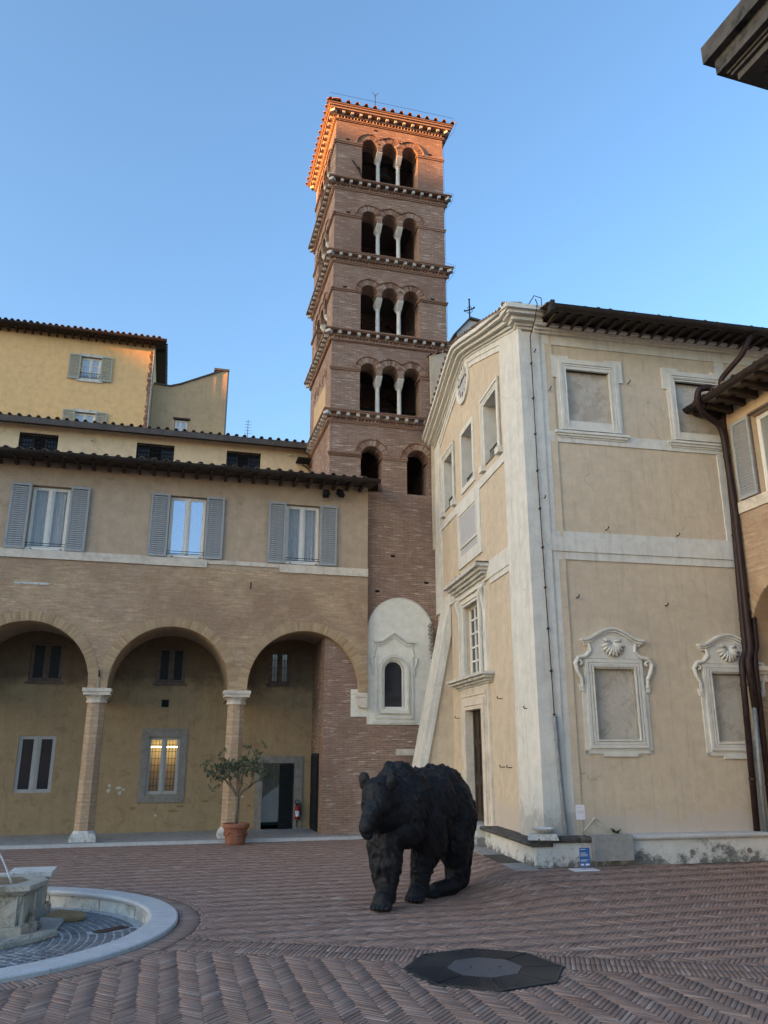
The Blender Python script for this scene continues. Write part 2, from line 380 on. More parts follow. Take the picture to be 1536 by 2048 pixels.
M['soffit'] = stone('soffit_boards', (.055, .042, .033), .35, .9, 9)
M['shutter'] = paint('blue_grey_paint', (.335, .365, .38), .55, 0, .10, 10)
M['shutter_green'] = paint('grey_green_paint', (.36, .42, .37), .6, 0, .10, 10)
M['white_paint'] = paint('white_paint', (.74, .74, .70), .5, 0, .06)
M['wood_frame'] = paint('brown_frame', (.15, .115, .095), .6, 0, .3)
M['grey_frame'] = paint('grey_frame', (.42, .42, .40), .6, 0, .1)
M['iron'] = paint('black_iron', (.016, .016, .018), .6, .3, .3)
M['glass_sky'] = glassmat('coated_glass', (.50, .56, .68), .75)
M['glass'] = glassmat('dark_glass', (.030, .034, .042), .10, .06, .35)
M['glass_pale'] = glassmat('pale_glass', (.40, .43, .44), .45, .12)
M['curtain'] = paint('white_curtain', (.70, .74, .80), .9, 0, .08)
M['curtain_grey'] = paint('grey_curtain', (.12, .14, .17), .9, 0, .2)
M['door_dark'] = paint('dark_green_door', (.014, .018, .020), .45, 0, .3)
M['door_wood'] = stone('dark_brown_wood', (.035, .026, .018), .35, .5, 7)
M['white_wall'] = plaster('white_interior', (.72, .72, .70), (.66, .66, .65), .6, .02)
M['green_skirt'] = paint('green_skirting', (.03, .07, .06), .6)
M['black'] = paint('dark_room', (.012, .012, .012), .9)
M['terracotta'] = stone('terracotta', (.235, .10, .062), .25, .8, 6, dirt=(.30, .20, .16), dirt_amt=.35)
M['soil'] = stone('soil', (.05, .035, .025), .4, .95, 15)
M['bark'] = stone('olive_bark', (.14, .125, .10), .4, .95, 14, bump=.8)
M['leaf'] = islandmat('olive_leaf', [(.045, .062, .034), (.075, .095, .055), (.12, .14, .095), (.06, .085, .04)], .55, 20)
M['fern'] = islandmat('fern_leaf', [(.03, .07, .02), (.06, .11, .03)], .6, 20)
M['red'] = paint('red_enamel', (.34, .020, .018), .35, 0, .12)
M['paper'] = paint('white_paper', (.70, .72, .80), .6, 0, .03)
M['blue_print'] = paint('blue_print', (.035, .13, .36), .5, 0, .15)
M['bronze'] = paint('bell_bronze', (.045, .042, .034), .5, .6, .3)
M['bluestone'] = stone('grate_iron', (.016, .021, .029), .3, .5, 8, spec=.5)
M['cover_iron'] = stone('cover_iron', (.062, .074, .092), .25, .5, 6, dirt=(.045, .05, .052), dirt_amt=.5, spec=.5)
M['panel_stone'] = stone('inscription_stone', (.42, .43, .44), .10, .7, 14, dirt=(.30, .31, .32), dirt_amt=.35)
M['clock_face'] = stone('clock_face', (.40, .415, .42), .18, .6, 9)
M['occluder'] = plaster('sun_blocker_plaster', (.50, .38, .24))
M['wing_plaster'] = plaster('wing_plaster', (.50, .39, .265), (.43, .335, .235), .8, .05, streak=.15)
M['soot_wall'] = plaster('sooty_lunette_plaster', (.105, .078, .058), (.06, .047, .038), .9, .1, dirt=(.15, .115, .085), dirt_amt=.4, streak=.3)
M['vault'] = plaster('vault_plaster', (.34, .275, .205), (.22, .175, .135), .9, .06, streak=.2)
M['room'] = plaster('lit_room_wall', (.26, .20, .12), (.20, .15, .10))
M['pane_dark'] = paint('unlit_pane', (.012, .013, .016), .35)
M['block_stone'] = stone('block_stone', (.26, .27, .27), .14, .75, 9, dirt=(.18, .185, .18), dirt_amt=.4)
M['peel'] = plaster('peeled_plaster', (.50, .48, .43), (.40, .38, .33))
M['ochre'] = plaster('ochre_stain', (.24, .165, .07), (.20, .14, .07))

# ------------------------------------------------------------------ ground
CH = Vector((2.833, 16.181)); FC = Vector((-6.30, 12.17)); R_OUT, R_IN = 3.37, 3.0
dS = Vector((math.cos(R(12)), math.sin(R(12)))); nS = Vector((-dS.y, dS.x))
def sm(t):
    t = np.clip(t, 0, 1); return t * t * (3 - 2 * t)
def gz(x, y):
    x = np.asarray(x, float); y = np.asarray(y, float)
    t = (x - CH.x) * nS.x + (y - CH.y) * nS.y; u = (x - CH.x) * dS.x + (y - CH.y) * dS.y
    return .264 * sm((t + 4) / 4) * sm((u + 1.9) / 1.6)
na = 144; rr = [R_OUT - .14] + list(np.geomspace(R_OUT + .1, 40, 70)) + [90, 220, 600]
gv = []; gf = []
for r in rr:
    for k in range(na):
        a = 2 * PI * k / na; x, y = FC.x + r * math.cos(a), FC.y + r * math.sin(a)
        gv.append((x, y, float(gz(x, y)) - .009 if r < 40 else -.012))
for i in range(len(rr) - 1):
    for k in range(na): gf.append((i * na + k, i * na + (k + 1) % na, (i + 1) * na + (k + 1) % na, (i + 1) * na + k))
g = MB(); g.add(gv, gf); ground = g.build('courtyard_ground', M['joint']); ground['kind'] = 'structure'

# herringbone brick paving, every brick its own edges
L_, W_ = .292, .057
ga = R(14.8); gd = np.array([math.cos(ga), math.sin(ga)]); gn = np.array([-gd[1], gd[0]])
bd = np.array([.9817, -.190]); bd /= np.hypot(*bd); bn = np.array([-bd[1], bd[0]]); FCn = np.array([FC.x, FC.y]) + np.array([0, -.06])
def herring(org, rdir, ur, vr):
    """ridges along rdir; returns centre, angle"""
    q = np.array([rdir[1], -rdir[0]]); out = []
    cw, pt = L_ / math.sqrt(2), W_ * math.sqrt(2); ra = math.atan2(rdir[1], rdir[0])
    for j in range(int(ur[0] / cw), int(ur[1] / cw) + 1):
        i = np.arange(int(vr[0] / pt), int(vr[1] / pt) + 1); off = .5 * pt if j % 2 else 0
        P = org + q * (j * cw) + rdir * (i * pt + off)[:, None]
        out.append(np.c_[P, np.full(len(i), ra + (PI / 4 if j % 2 else -PI / 4))])
    return np.concatenate(out)
def in_yard(P, m=0):
    x, y = P[:, 0], P[:, 1]
    rel = P - np.array([-7.832, 22.252]); k = (rel @ gn < -.30 - m)
    ch = P - np.array([CH.x, CH.y]); t = ch @ np.array(nS); u = ch @ np.array(dS)
    fd = np.array([math.cos(R(99.5)), math.sin(R(99.5))]); fo = np.array([-fd[1], fd[0]])
    inside = (t > -.08 - m) & (ch @ fo < .08 + m)
    return k & ~inside & (y > 6.2) & (np.abs(x) < .62 * y + 1.5) & (x > -13.2)
OCT = np.array([1.15, 10.22]); OR = .885
def oct_pts(r, a0=R(4)): return [(OCT[0] + r * math.cos(a0 + k * PI / 4), OCT[1] + r * math.sin(a0 + k * PI / 4)) for k in range(8)]
A1 = herring(np.array([0., 9.]), gn, (-14, 14), (-6, 10))
A2 = herring(np.array([0.3, 14.]), gd, (-12, 14), (-14, 14))
side = lambda P: (P[:, :2] - FCn) @ bn
A1 = A1[side(A1) < -.06]; A2 = A2[side(A2) > .06]
def soldier():
    out = []
    for s in np.arange(-9, 18, W_):
        for k in (-.146, .146):
            p = FCn + bd * s + bn * k; out.append((p[0], p[1], math.atan2(bn[1], bn[0])))
    return np.array(out)
A3 = soldier()
ringb = []
for row, r in enumerate((R_OUT + .16,)):
    n = int(2 * PI * r / W_)
    for k in range(n):
        a = 2 * PI * (k + .5 * row) / n; ringb.append((FC.x + r * math.cos(a), FC.y + r * math.sin(a), a))
A4 = np.array(ringb)
dist = lambda P: np.hypot(P[:, 0] - FC.x, P[:, 1] - FC.y)
def oct_d(P):
    d = P[:, :2] - OCT; a = np.arctan2(d[:, 1], d[:, 0]) - R(4) - PI / 8
    a = (a + PI / 8) % (PI / 4) - PI / 8
    return np.hypot(d[:, 0], d[:, 1]) * np.cos(a) - OR * math.cos(PI / 8)
def fit(B_, kind):                                              # whole bricks, and cut pieces along borders
    whole, cut = [], []
    e = np.c_[np.cos(B_[:, 2]), np.sin(B_[:, 2])]; full = np.ones(len(B_), bool)
    ok = lambda P, m: (dist(P) > R_OUT + .315 + m) & (oct_d(P) > .03 + m) & ((np.abs(side(P)) > .295 + m) if kind != 'band' else np.ones(len(P), bool))
    for t in (-.5, -.25, 0, .25, .5): full &= ok(B_[:, :2] + e * L_ * t, .02)
    W = np.c_[B_[full], np.full(full.sum(), L_)]
    C = B_[~full]; ec = e[~full]; out = []
    for k in range(6):
        P = C[:, :2] + ec * L_ * ((k + .5) / 6 - .5); g_ = ok(P, .022); out.append(np.c_[P[g_], C[g_, 2], np.full(g_.sum(), L_ / 6 + .012)])
    return np.concatenate([W] + out)
A4 = np.c_[A4, np.full(len(A4), L_)]
BR = np.concatenate([fit(A1, 'a'), fit(A2, 'a'), fit(A3, 'band'), A4]); BR = BR[in_yard(BR[:, :2])]; BR = BR[oct_d(BR) > .04]
def inview(P):
    d = P[:, 1] * math.cos(R(16.469)) - 2.4 * math.sin(R(16.469)); return (np.abs(P[:, 0]) < .475 * d) & (P[:, 1] > 7.95)
vis = inview(BR); dd = np.where(vis & (BR[:, 3] > .28), BR[:, 1], 99); order = np.argsort(dd); near = set(order[:300].tolist())
def brick_mesh(l, w, wob=0):
    mb = MB(); e = .004; hx, hy = l / 2, w / 2
    j = lambda: random.uniform(-wob, wob)
    lo = [(-hx, -hy, -.03), (hx, -hy, -.03), (hx, hy, -.03), (-hx, hy, -.03)]
    md = [(x + j(), y + j(), -.005) for x, y, _ in lo]
    tp = [(x * (1 - e / hx), y * (1 - 1.4 * e / hy), j() * .5) for x, y, _ in md]
    mb.add(lo + md + tp, [(8, 9, 10, 11)] + [(i + a, (i + 1) % 4 + a, (i + 1) % 4 + a + 4, i + a + 4) for a in (0, 4) for i in range(4)]); return mb
variants = [mesh_of(brick_mesh(L_ - random.uniform(.009, .018), W_ - random.uniform(.008, .013), .0025), 'paving_brick', M['paver']) for _ in range(14)]
rest = [i for i in range(len(BR)) if i not in near]
for i in sorted(near):
    x, y, a, _ = BR[i]
    put('paving_brick', variants[random.randrange(14)], ground, (x, y, float(gz(x, y)) + random.uniform(-.003, .003)), (random.uniform(-.02, .02), random.uniform(-.008, .008), a))
Q = BR[rest]; n = len(Q); rng = np.random.default_rng(3)
lx = (Q[:, 3] - rng.uniform(.006, .016, n)) / 2; ly = (W_ - np.where(Q[:, 1] < 12, rng.uniform(.008, .013, n), rng.uniform(.005, .009, n))) / 2
sx = np.array([-1, 1, 1, -1]); sy = np.array([-1, -1, 1, 1]); e = .005
X0 = lx[:, None] * sx; Y0 = ly[:, None] * sy; X1 = (lx - e)[:, None] * sx; Y1 = (ly - e)[:, None] * sy
tilt = rng.uniform(-.03, .03, n)[:, None]; base = rng.uniform(-.004, .004, n)[:, None]
LX = np.concatenate([X0, X0, X1], 1); LY = np.concatenate([Y0, Y0, Y1], 1); LZ = np.concatenate([np.full((n, 4), -.03), np.full((n, 4), -.006) + base, base + tilt * Y1], 1)
c_, s_ = np.cos(Q[:, 2])[:, None], np.sin(Q[:, 2])[:, None]
WX = Q[:, :1] + LX * c_ - LY * s_; WY = Q[:, 1:2] + LX * s_ + LY * c_; WZ = LZ + gz(WX, WY)
V = np.stack([WX, WY, WZ], 2).reshape(-1, 3)
fb = np.array([(8, 9, 10, 11)] + [(i + a, (i + 1) % 4 + a, (i + 1) % 4 + a + 4, i + a + 4) for a in (0, 4) for i in range(4)])
Fs = (np.arange(n)[:, None, None] * 12 + fb[None]).reshape(-1, 4)
me = bpy.data.meshes.new('paving_bricks'); me.vertices.add(len(V)); me.vertices.foreach_set('co', V.ravel()); me.loops.add(Fs.size); me.loops.foreach_set('vertex_index', Fs.ravel().astype(np.int32))
me.polygons.add(len(Fs)); me.polygons.foreach_set('loop_start', np.arange(0, Fs.size, 4, dtype=np.int32)); me.polygons.foreach_set('loop_total', np.full(len(Fs), 4, dtype=np.int32))
me.update(); me.validate(); me.materials.append(M['paver']); o = put('paving_bricks', me, ground); o['kind'] = 'stuff'

# ------------------------------------------------------------------ octagonal drain cover
dc = thing('drain_cover', 'octagonal dark iron drain cover with ribbed border set flush in the brick paving', 'drain cover', OCT[0], OCT[1], 0)
def rel(P): return [(x - OCT[0], y - OCT[1]) for x, y in P]
o8, i8 = rel(oct_pts(OR)), rel(oct_pts(OR * .50)); m8 = rel(oct_pts(OR + .03))
fr = MB()
for k in range(8):
    a, b = m8[k], m8[(k + 1) % 8]; c, d = o8[(k + 1) % 8], o8[k]
    fr.prismz([a, b, c, d], -.02, .010)
fr.build('cover_rim', M['bluestone'], dc)
ce = MB(); ce.prismz(rel(oct_pts(OR * .49)), -.02, .012)
cp = ce.build('centre_plate', M['cover_iron'], dc)
for px in (-.16, .17):
    h = MB(); h.lathe([(.016, .0125), (.014, .016), (.0, .016)], 8, (px, .03 * px, 0)); h.build('lifting_hole', M['iron'], cp)
for k in range(8):
    sg = MB(); a, b, c, d = o8[k], o8[(k + 1) % 8], i8[(k + 1) % 8], i8[k]
    A_, B_, C_, D_ = map(Vector, (a, b, c, d)); sh = lambda p, q, t: p + (q - p) * t
    sg.prismz([tuple(sh(A_, B_, .02)), tuple(sh(A_, B_, .98)), tuple(sh(D_, C_, .97)), tuple(sh(D_, C_, .03))], -.02, -.004)
    nb = 17
    for i in range(nb):
        t0, t1 = .03 + .94 * i / nb, .03 + .94 * (i + .55) / nb
        sg.prismz([tuple(sh(A_, B_, t0)), tuple(sh(A_, B_, t1)), tuple(sh(D_, C_, t1)), tuple(sh(D_, C_, t0))], -.004, .010)
    sg.build('ribbed_segment', M['bluestone'], dc)

# ------------------------------------------------------------------ fountain basin
fo = thing('fountain_basin', 'round sunken fountain basin with pale marble rim and dark cobbled floor', 'fountain', FC.x, FC.y, 0)
nb = 18
for k in range(nb):                                                # rim built of curved stones
    a0, a1 = 2 * PI * k / nb + .0015, 2 * PI * (k + 1) / nb - .0015; rs = MB(); st = 6
    prof = [(R_IN - .03, -.02), (R_IN - .045, .02), (R_IN - .03, .05), (R_IN, .058), (R_OUT - .02, .05), (R_OUT, .036), (R_OUT, -.04)]
    vs = [(r * math.cos(a0 + (a1 - a0) * i / st), r * math.sin(a0 + (a1 - a0) * i / st), z) for i in range(st + 1) for r, z in prof]
    m = len(prof); fs = [(i * m + j, i * m + j + 1, (i + 1) * m + j + 1, (i + 1) * m + j) for i in range(st) for j in range(m - 1)]
    fs += [tuple(range(m)), tuple(range((st + 1) * m - 1, st * m - 1, -1))]
    rs.add(vs, fs); rs.build('rim_stone', M['rim_stone'], fo)
    b0, b1 = a0 + .003, a1 - .003; ws = MB(); prof = [(R_IN + .02, -.24), (R_IN + .015, -.03), (R_IN + .12, -.03), (R_IN + .12, -.24)]; m = 4
    vs = [(r * math.cos(b0 + (b1 - b0) * i / st), r * math.sin(b0 + (b1 - b0) * i / st), z) for i in range(st + 1) for r, z in prof]
    fs = [(i * m + j, i * m + (j + 1) % m, (i + 1) * m + (j + 1) % m, (i + 1) * m + j) for i in range(st) for j in range(m)] + [tuple(range(m)), tuple(range((st + 1) * m - 1, st * m - 1, -1))]
    ws.add(vs, fs); ws.build('wall_stone', M['marble'], fo)
fl = MB(); fl.prismz([(3.1 * math.cos(2 * PI * k / 64), 3.1 * math.sin(2 * PI * k / 64)) for k in range(64)], -.30, -.2115); bf = fl.build('basin_floor', M['grout'], fo)
setts = []
for row in range(22):
    r = .3 + row * .118
    if r > R_IN - .03: break
    cnt = max(6, int(2 * PI * r / .125))
    for k in range(cnt): setts.append((r, 2 * PI * (k + .5 * (row % 2) + random.uniform(-.08, .08)) / cnt, 2 * PI * r / cnt - .02))
def sett_xy(s): return FC.x + s[0] * math.cos(s[1]), FC.y + s[0] * math.sin(s[1])
GRATE = (-4.10, 13.27)
vs_, hid = [], []
for s in setts:
    x, y = sett_xy(s)
    u_, v_ = (x - GRATE[0]) * .60 + (y - GRATE[1]) * .80, -(x - GRATE[0]) * .80 + (y - GRATE[1]) * .60
    if abs(u_) < .31 and abs(v_) < .14: continue
    (vs_ if inview(np.array([[x, y]]))[0] and x > -5.6 and y > 9.3 else hid).append(s)
vs_.sort(key=lambda s: -s[0]); hid += vs_[290:]; vs_ = vs_[:290]
def sett_mb(mb, w, x, y, a, z, h=.03):
    hx, hy = .047, w / 2; pts = [(-hx, -hy), (hx, -hy), (hx, hy), (-hx, hy)]; ca, sa = math.cos(a), math.sin(a)
    T = lambda p, k: (x + p[0] * k * ca - p[1] * k * sa, y + p[0] * k * sa + p[1] * k * ca)
    j = random.uniform(-.006, .006); lo = [T(p, 1.05) for p in pts]; hi = [T(p, .80) for p in pts]
    mb.add([(*p, z - h) for p in lo] + [(*p, z - .012 + j) for p in lo] + [(*p, z + j) for p in hi], [(8, 9, 10, 11)] + [(i + q, (i + 1) % 4 + q, (i + 1) % 4 + q + 4, i + q + 4) for q in (0, 4) for i in range(4)])
sv4 = []
for w in (.088, .096, .104, .112):
    mb = MB(); sett_mb(mb, w, 0, 0, 0, 0); sv4.append(mesh_of(mb, 'cobble', M['sett']))
for s in vs_:
    i = min(3, max(0, int((s[2] - .084) / .008)))
    put('cobble', sv4[i], bf, (s[0] * math.cos(s[1]), s[0] * math.sin(s[1]), -.205 + random.uniform(-.004, .004)), (0, 0, s[1] + random.uniform(-.05, .05)))
mb = MB()
for s in hid: sett_mb(mb, s[2], s[0] * math.cos(s[1]), s[0] * math.sin(s[1]), s[1], -.205)
o = mb.build('cobbles', M['sett'], bf); o['kind'] = 'stuff'
gr = MB(); gx, gy = GRATE[0] - FC.x, GRATE[1] - FC.y
T_ = lambda u, v: (gx + u * .60 - v * .80, gy + u * .80 + v * .60)
gr.prismz([T_(-.27, -.10), T_(.27, -.10), T_(.27, .10), T_(-.27, .10)], -.24, -.212)
for i in range(13):
    u = -.25 + i * .041; gr.prismz([T_(u, -.095), T_(u + .02, -.095), T_(u + .02, .095), T_(u, .095)], -.212, -.194)
gr.build('drain_grate', stone('rusty_iron', (.075, .05, .038), .35, .8, 9), fo)

ft = thing('fountain_trough', 'carved stone fountain trough with moulded lip and tapering panelled sides', 'fountain trough', -5.1, 12.45, -.226)
def poly_off(P, d):
    n = len(P); out = []
    for i in range(n):
        a, b, c = map(Vector, (P[i - 1], P[i], P[(i + 1) % n])); e1 = (b - a).normalized(); e2 = (c - b).normalized()
        n1 = Vector((e1.y, -e1.x)); n2 = Vector((e2.y, -e2.x)); m = (n1 + n2); m = m / max(.3, m.dot(n1)); out.append(tuple(b + m * d))
    return out
foot = [(0, 0), (.02, .52), (-.28, .95), (-1.5, .95), (-1.75, .5), (-1.75, 0), (-.9, -.30)]
body = poly_off(foot, -.06)
t = MB(); t.prismz(foot, 0, .19, top=poly_off(foot, -.01)); t.prismz(poly_off(foot, -.01), .19, .22, top=body); t.build('plinth', M['fountain_stone'], ft)
t = MB(); t.prismz(poly_off(body, -.05), .22, .60, top=body); t.build('bowl', M['fountain_stone'], ft)
for (a, b) in ((0, 1), (1, 2), (6, 0)):
    A_, B_ = Vector(body[a]), Vector(body[b]); nrm = Vector(((B_ - A_).y, -(B_ - A_).x)).normalized()
    for t0, t1 in ((.06, .24), (.76, .94)):
        p, q = A_.lerp(B_, t0), A_.lerp(B_, t1); w = nrm * .022
        pil = MB(); pil.prismz([tuple(p - nrm * .03), tuple(q - nrm * .03), tuple(q + w), tuple(p + w)], .22, .60); pil.build('pilaster_strip', M['fountain_stone'], ft)
lip = MB(); l1 = poly_off(foot, .02); l2 = poly_off(foot, .08); li = poly_off(foot, -.20)
lip.prismz(body, .60, .66, top=l1); lip.prismz(l1, .66, .69, top=l2); lip.prismz(l2, .69, .755)
n = len(l2)
lip.build('moulded_lip', M['fountain_stone'], ft)
wt = MB(); wt.prismz(li, .756, .7585); wt.build('water_surface', stone('wet_hollow', (.20, .155, .095), .35, .35, 5, dirt=(.32, .30, .25), dirt_amt=.5), ft)

f2 = thing('stone_pedestal', 'rectangular stone pedestal with a projecting chipped cap slab behind the fountain trough', 'pedestal', -5.52, 14.05, -.226, 14)
t = MB(); t.box(-.42, .12, -.02, .55, 0, .16); t.box(-.40, .10, 0, .53, .16, .20); t.build('base', M['fountain_stone'], f2)
t = MB(); t.box(-.38, .04, .02, .5, .2, .60); t.build('shaft', M['fountain_stone'], f2)
t = MB(); t.prismz([(-.42, -.0), (.06, -.0), (.06, .54), (-.42, .54)], .60, .65, top=[(-.52, -.08), (.15, -.08), (.15, .58), (-.52, .58)]); t.box(-.52, .15, -.08, .58, .65, .72); t.build('cap_slab', M['marble'], f2)
f3 = thing('stone_spout_block', 'low moulded stone ledge at the edge of the fountain beside the falling water', 'fountain block', -6.1, 13.2, -.226, 8)
t = MB(); t.box(-.6, .34, -.1, .5, .655, .745); t.build('ledge', M['marble'], f3)
t = MB(); t.box(-.5, .22, 0, .42, 0, .655); t.build('support', M['fountain_stone'], f3)
def rounded_slab(name, label, pts, z0, z1, mat, cat='stone slab'):
    cx = sum(p[0] for p in pts) / len(pts); cy = sum(p[1] for p in pts) / len(pts); P = [(x - cx, y - cy) for x, y in pts]
    m = MB(); m.prismz(poly_off(P, -.03), z0, z0 + .04, top=P); m.prismz(P, z0 + .04, z1 - .03); m.prismz(P, z1 - .03, z1, top=poly_off(P, -.035))
    o = m.build(name, mat); o.location = (cx, cy, 0); tag(o, label, 'step', None); return o
rounded_slab('stone_step', 'smooth pale stone step lying in front of the fountain trough, right-hand piece with pointed end', [(-5.20, 11.92), (-4.83, 12.45), (-4.72, 12.82), (-4.80, 12.84), (-5.19, 12.33)], -.226, -.10, M['fountain_stone'])
rounded_slab('stone_step', 'smooth pale stone step at the foot of the trough, piece cut by the photo edge', [(-6.6, 11.55), (-5.23, 11.90), (-5.21, 12.25), (-6.6, 12.05)], -.226, -.10, M['fountain_stone'])
rounded_slab('stone_slab', 'flat grey stone slab beside the right face of the fountain trough', [(-5.02, 12.50), (-4.80, 12.90), (-4.98, 13.75), (-5.4, 13.85), (-5.06, 13.0)], -.226, -.13, M['slab_grey'])
rounded_slab('stained_slab', 'brown algae stained stone slab under the pedestal overflow', [(-5.35, 13.80), (-4.90, 13.75), (-4.72, 13.95), (-4.85, 14.25), (-5.35, 14.4)], -.226, -.115, M['mossy_slab'])
jet = MB(); P0, P1 = Vector((-5.86, 12.6, 1.16)), Vector((-5.38, 12.6, .53))
pts = [P0.lerp(P1, t) + Vector((0, 0, .10 * (1 - (2 * t - 1) ** 2))) for t in np.linspace(0, 1, 9)]
jet.tube(pts, [.010, .011, .010, .012, .012, .013, .012, .014, .016], 7)
wm = NT('falling_water'); wm.b.inputs['Transmission Weight'].default_value = .5; wm.b.inputs['IOR'].default_value = 1.33
j = jet.build('water_jet', wm.done((.85, .9, .95), .15), None, True); tag(j, 'thin jet of water falling into the stone fountain trough', 'water jet')

ct = NT('clear_pane'); ct.b.inputs['Transmission Weight'].default_value = .95; M['clear'] = ct.done((.95, .93, .88), .02)

# ------------------------------------------------------------------ shared builders for facades
def coppo_mesh(l=.46, r=.072, mat='tile'):
    mb = MB(); n = 7
    for y, k in ((0, 1.0), (l, .86)):
        for rad in (r * k, r * k - .014):
            for i in range(n + 1):
                a = PI * i / n; mb.v.append((rad * math.cos(a), y, rad * math.sin(a) * .92 - .01))
    m = n + 1
    for i in range(n):
        for a, b in ((0, 2 * m), (m, 3 * m)): mb.f.append((a + i, a + i + 1, b + i + 1, b + i)); mb.m.append(0)
        mb.f.append((i, i + 1, m + i + 1, m + i)); mb.m.append(0)
    return mesh_of(mb, 'roof_tile', M[mat])
COPPO = coppo_mesh(); COPPO2 = coppo_mesh(.5, .092); COPPO_O = coppo_mesh(.46, .08, 'tile_orange')
def tiles_row(par, x0, x1, y, z, pitch, slope, mesh=COPPO, jit=.02, rows=1, dl=.36):
    n = int((x1 - x0) / pitch)
    for r_ in range(rows):
        for i in range(n + 1):
            put('roof_tile', mesh, par, (x0 + i * pitch + random.uniform(-.012, .012), y + r_ * dl * math.cos(slope) + random.uniform(-jit, jit), z + r_ * dl * math.sin(slope) + random.uniform(-.006, .01)), (slope, 0, random.uniform(-.04, .04)))
def roof_sheet(x0, x1, y0, z0, y1, z1, pitch=.33):     # corrugated tile field
    mb = MB(); n = max(2, int((x1 - x0) / pitch * 6)); dz = z1 - z0
    for i in range(n + 1):
        x = x0 + (x1 - x0) * i / n; h = .05 * abs(math.sin(PI * (x - x0) / pitch + PI / 2))
        mb.v += [(x, y0, z0 + h), (x, y1, z1 + h)]
    for i in range(n): mb.f.append((2 * i, 2 * i + 2, 2 * i + 3, 2 * i + 1)); mb.m.append(0)
    mb.add([(x0, y0, z0 - .05), (x1, y0, z0 - .05), (x1, y1, z1 - .05), (x0, y1, z1 - .05)], [(0, 1, 2, 3)])
    return mb
def gutter(par, x0, x1, y, z, r=.095, mat='gutter'):
    mb = MB(); n = 9; prof = [(r * math.cos(PI + PI * i / n), r * 1.0 * math.sin(PI + PI * i / n)) for i in range(n + 1)]
    prof += [(p[0] * .9, p[1] * .9 + .006) for p in reversed(prof)]
    m = len(prof); vs = [(x, y + a, z + b) for x in (x0, x1) for a, b in prof]
    mb.add(vs, [(i, (i + 1) % m, (i + 1) % m + m, i + m) for i in range(m)] + [tuple(range(m)), tuple(range(2 * m - 1, m - 1, -1))])
    mb.tube([(x0, y - r, z + .004), (x1, y - r, z + .004)], .012, 6)
    x = x0 + .8
    while x < x1: mb.tube([(x, y - r - .006, z), (x, y, z - r - .006), (x, y + r, z)], .008, 5); x += 1.25
    return mb.build('gutter', M[mat], par)
def rafters(par, x0, x1, pitch, y0, y1, z, h=.12, w=.09, drop=.10, mat='rafter'):
    mb = MB(); mb.add([(-w / 2, y0, z - h * .55), (w / 2, y0, z - h * .55), (w / 2, y1, z - h), (-w / 2, y1, z - h), (-w / 2, y0, z), (w / 2, y0, z), (w / 2, y1, z), (-w / 2, y1, z)],
                      [(0, 3, 2, 1), (4, 5, 6, 7), (0, 1, 5, 4), (1, 2, 6, 5), (2, 3, 7, 6), (3, 0, 4, 7)])
    me = mesh_of(mb, 'rafter', M[mat]); x = x0
    while x <= x1 + 1e-6: put('rafter', me, par, (x + random.uniform(-.01, .01), 0, 0)); x += pitch

def shutter_leaf(par, x0, x1, y, z0, z1, mat='shutter', rot=0, slat=.062, name='shutter'):
    """louvred leaf hinged in the facade plane; front at y, slats are its sub-parts"""
    w, h = abs(x1 - x0), z1 - z0; st = .06
    mb = MB(); T = .04
    mb.box(0, st, -T, 0, 0, h); mb.box(w - st, w, -T, 0, 0, h); mb.box(st, w - st, -T + .002, -.002, 0, .08); mb.box(st, w - st, -T + .002, -.002, h - .07, h)
    for zz in (.18, h - .2): mb.tube([(.012, -T - .008, zz), (.012, -T - .008, zz + .07)], .011, 6)
    mb.box(w * .5 - .012, w * .5 + .012, -T - .012, -T + .004, .01, .05)
    o = mb.build(name, M[mat], par, False, (min(x0, x1), y, z0), (0, 0, rot))
    sl = MB(); c = math.cos(R(38)); s = math.sin(R(38)); hw = .027
    P = [(-hw * s * .55 - .003 * c, -hw * c), (hw * s * .55 - .003 * c, hw * c)]
    sl.add([(st, -.022 - hw * s * .6, -hw * c), (w - st, -.022 - hw * s * .6, -hw * c), (w - st, -.022 + hw * s * .6, hw * c), (st, -.022 + hw * s * .6, hw * c),
            (st, -.030 - hw * s * .6, -hw * c + .004), (w - st, -.030 - hw * s * .6, -hw * c + .004), (w - st, -.030 + hw * s * .6, hw * c + .006), (st, -.030 + hw * s * .6, hw * c + .006)],
           [(0, 1, 2, 3), (7, 6, 5, 4), (0, 4, 5, 1), (1, 5, 6, 2), (2, 6, 7, 3), (3, 7, 4, 0)])
    sm_ = mesh_of(sl, 'slat', M[mat]); zz = .08 + slat * .5
    while zz < h - .08: put('slat', sm_, o, (0, 0, zz)); zz += slat
    return o
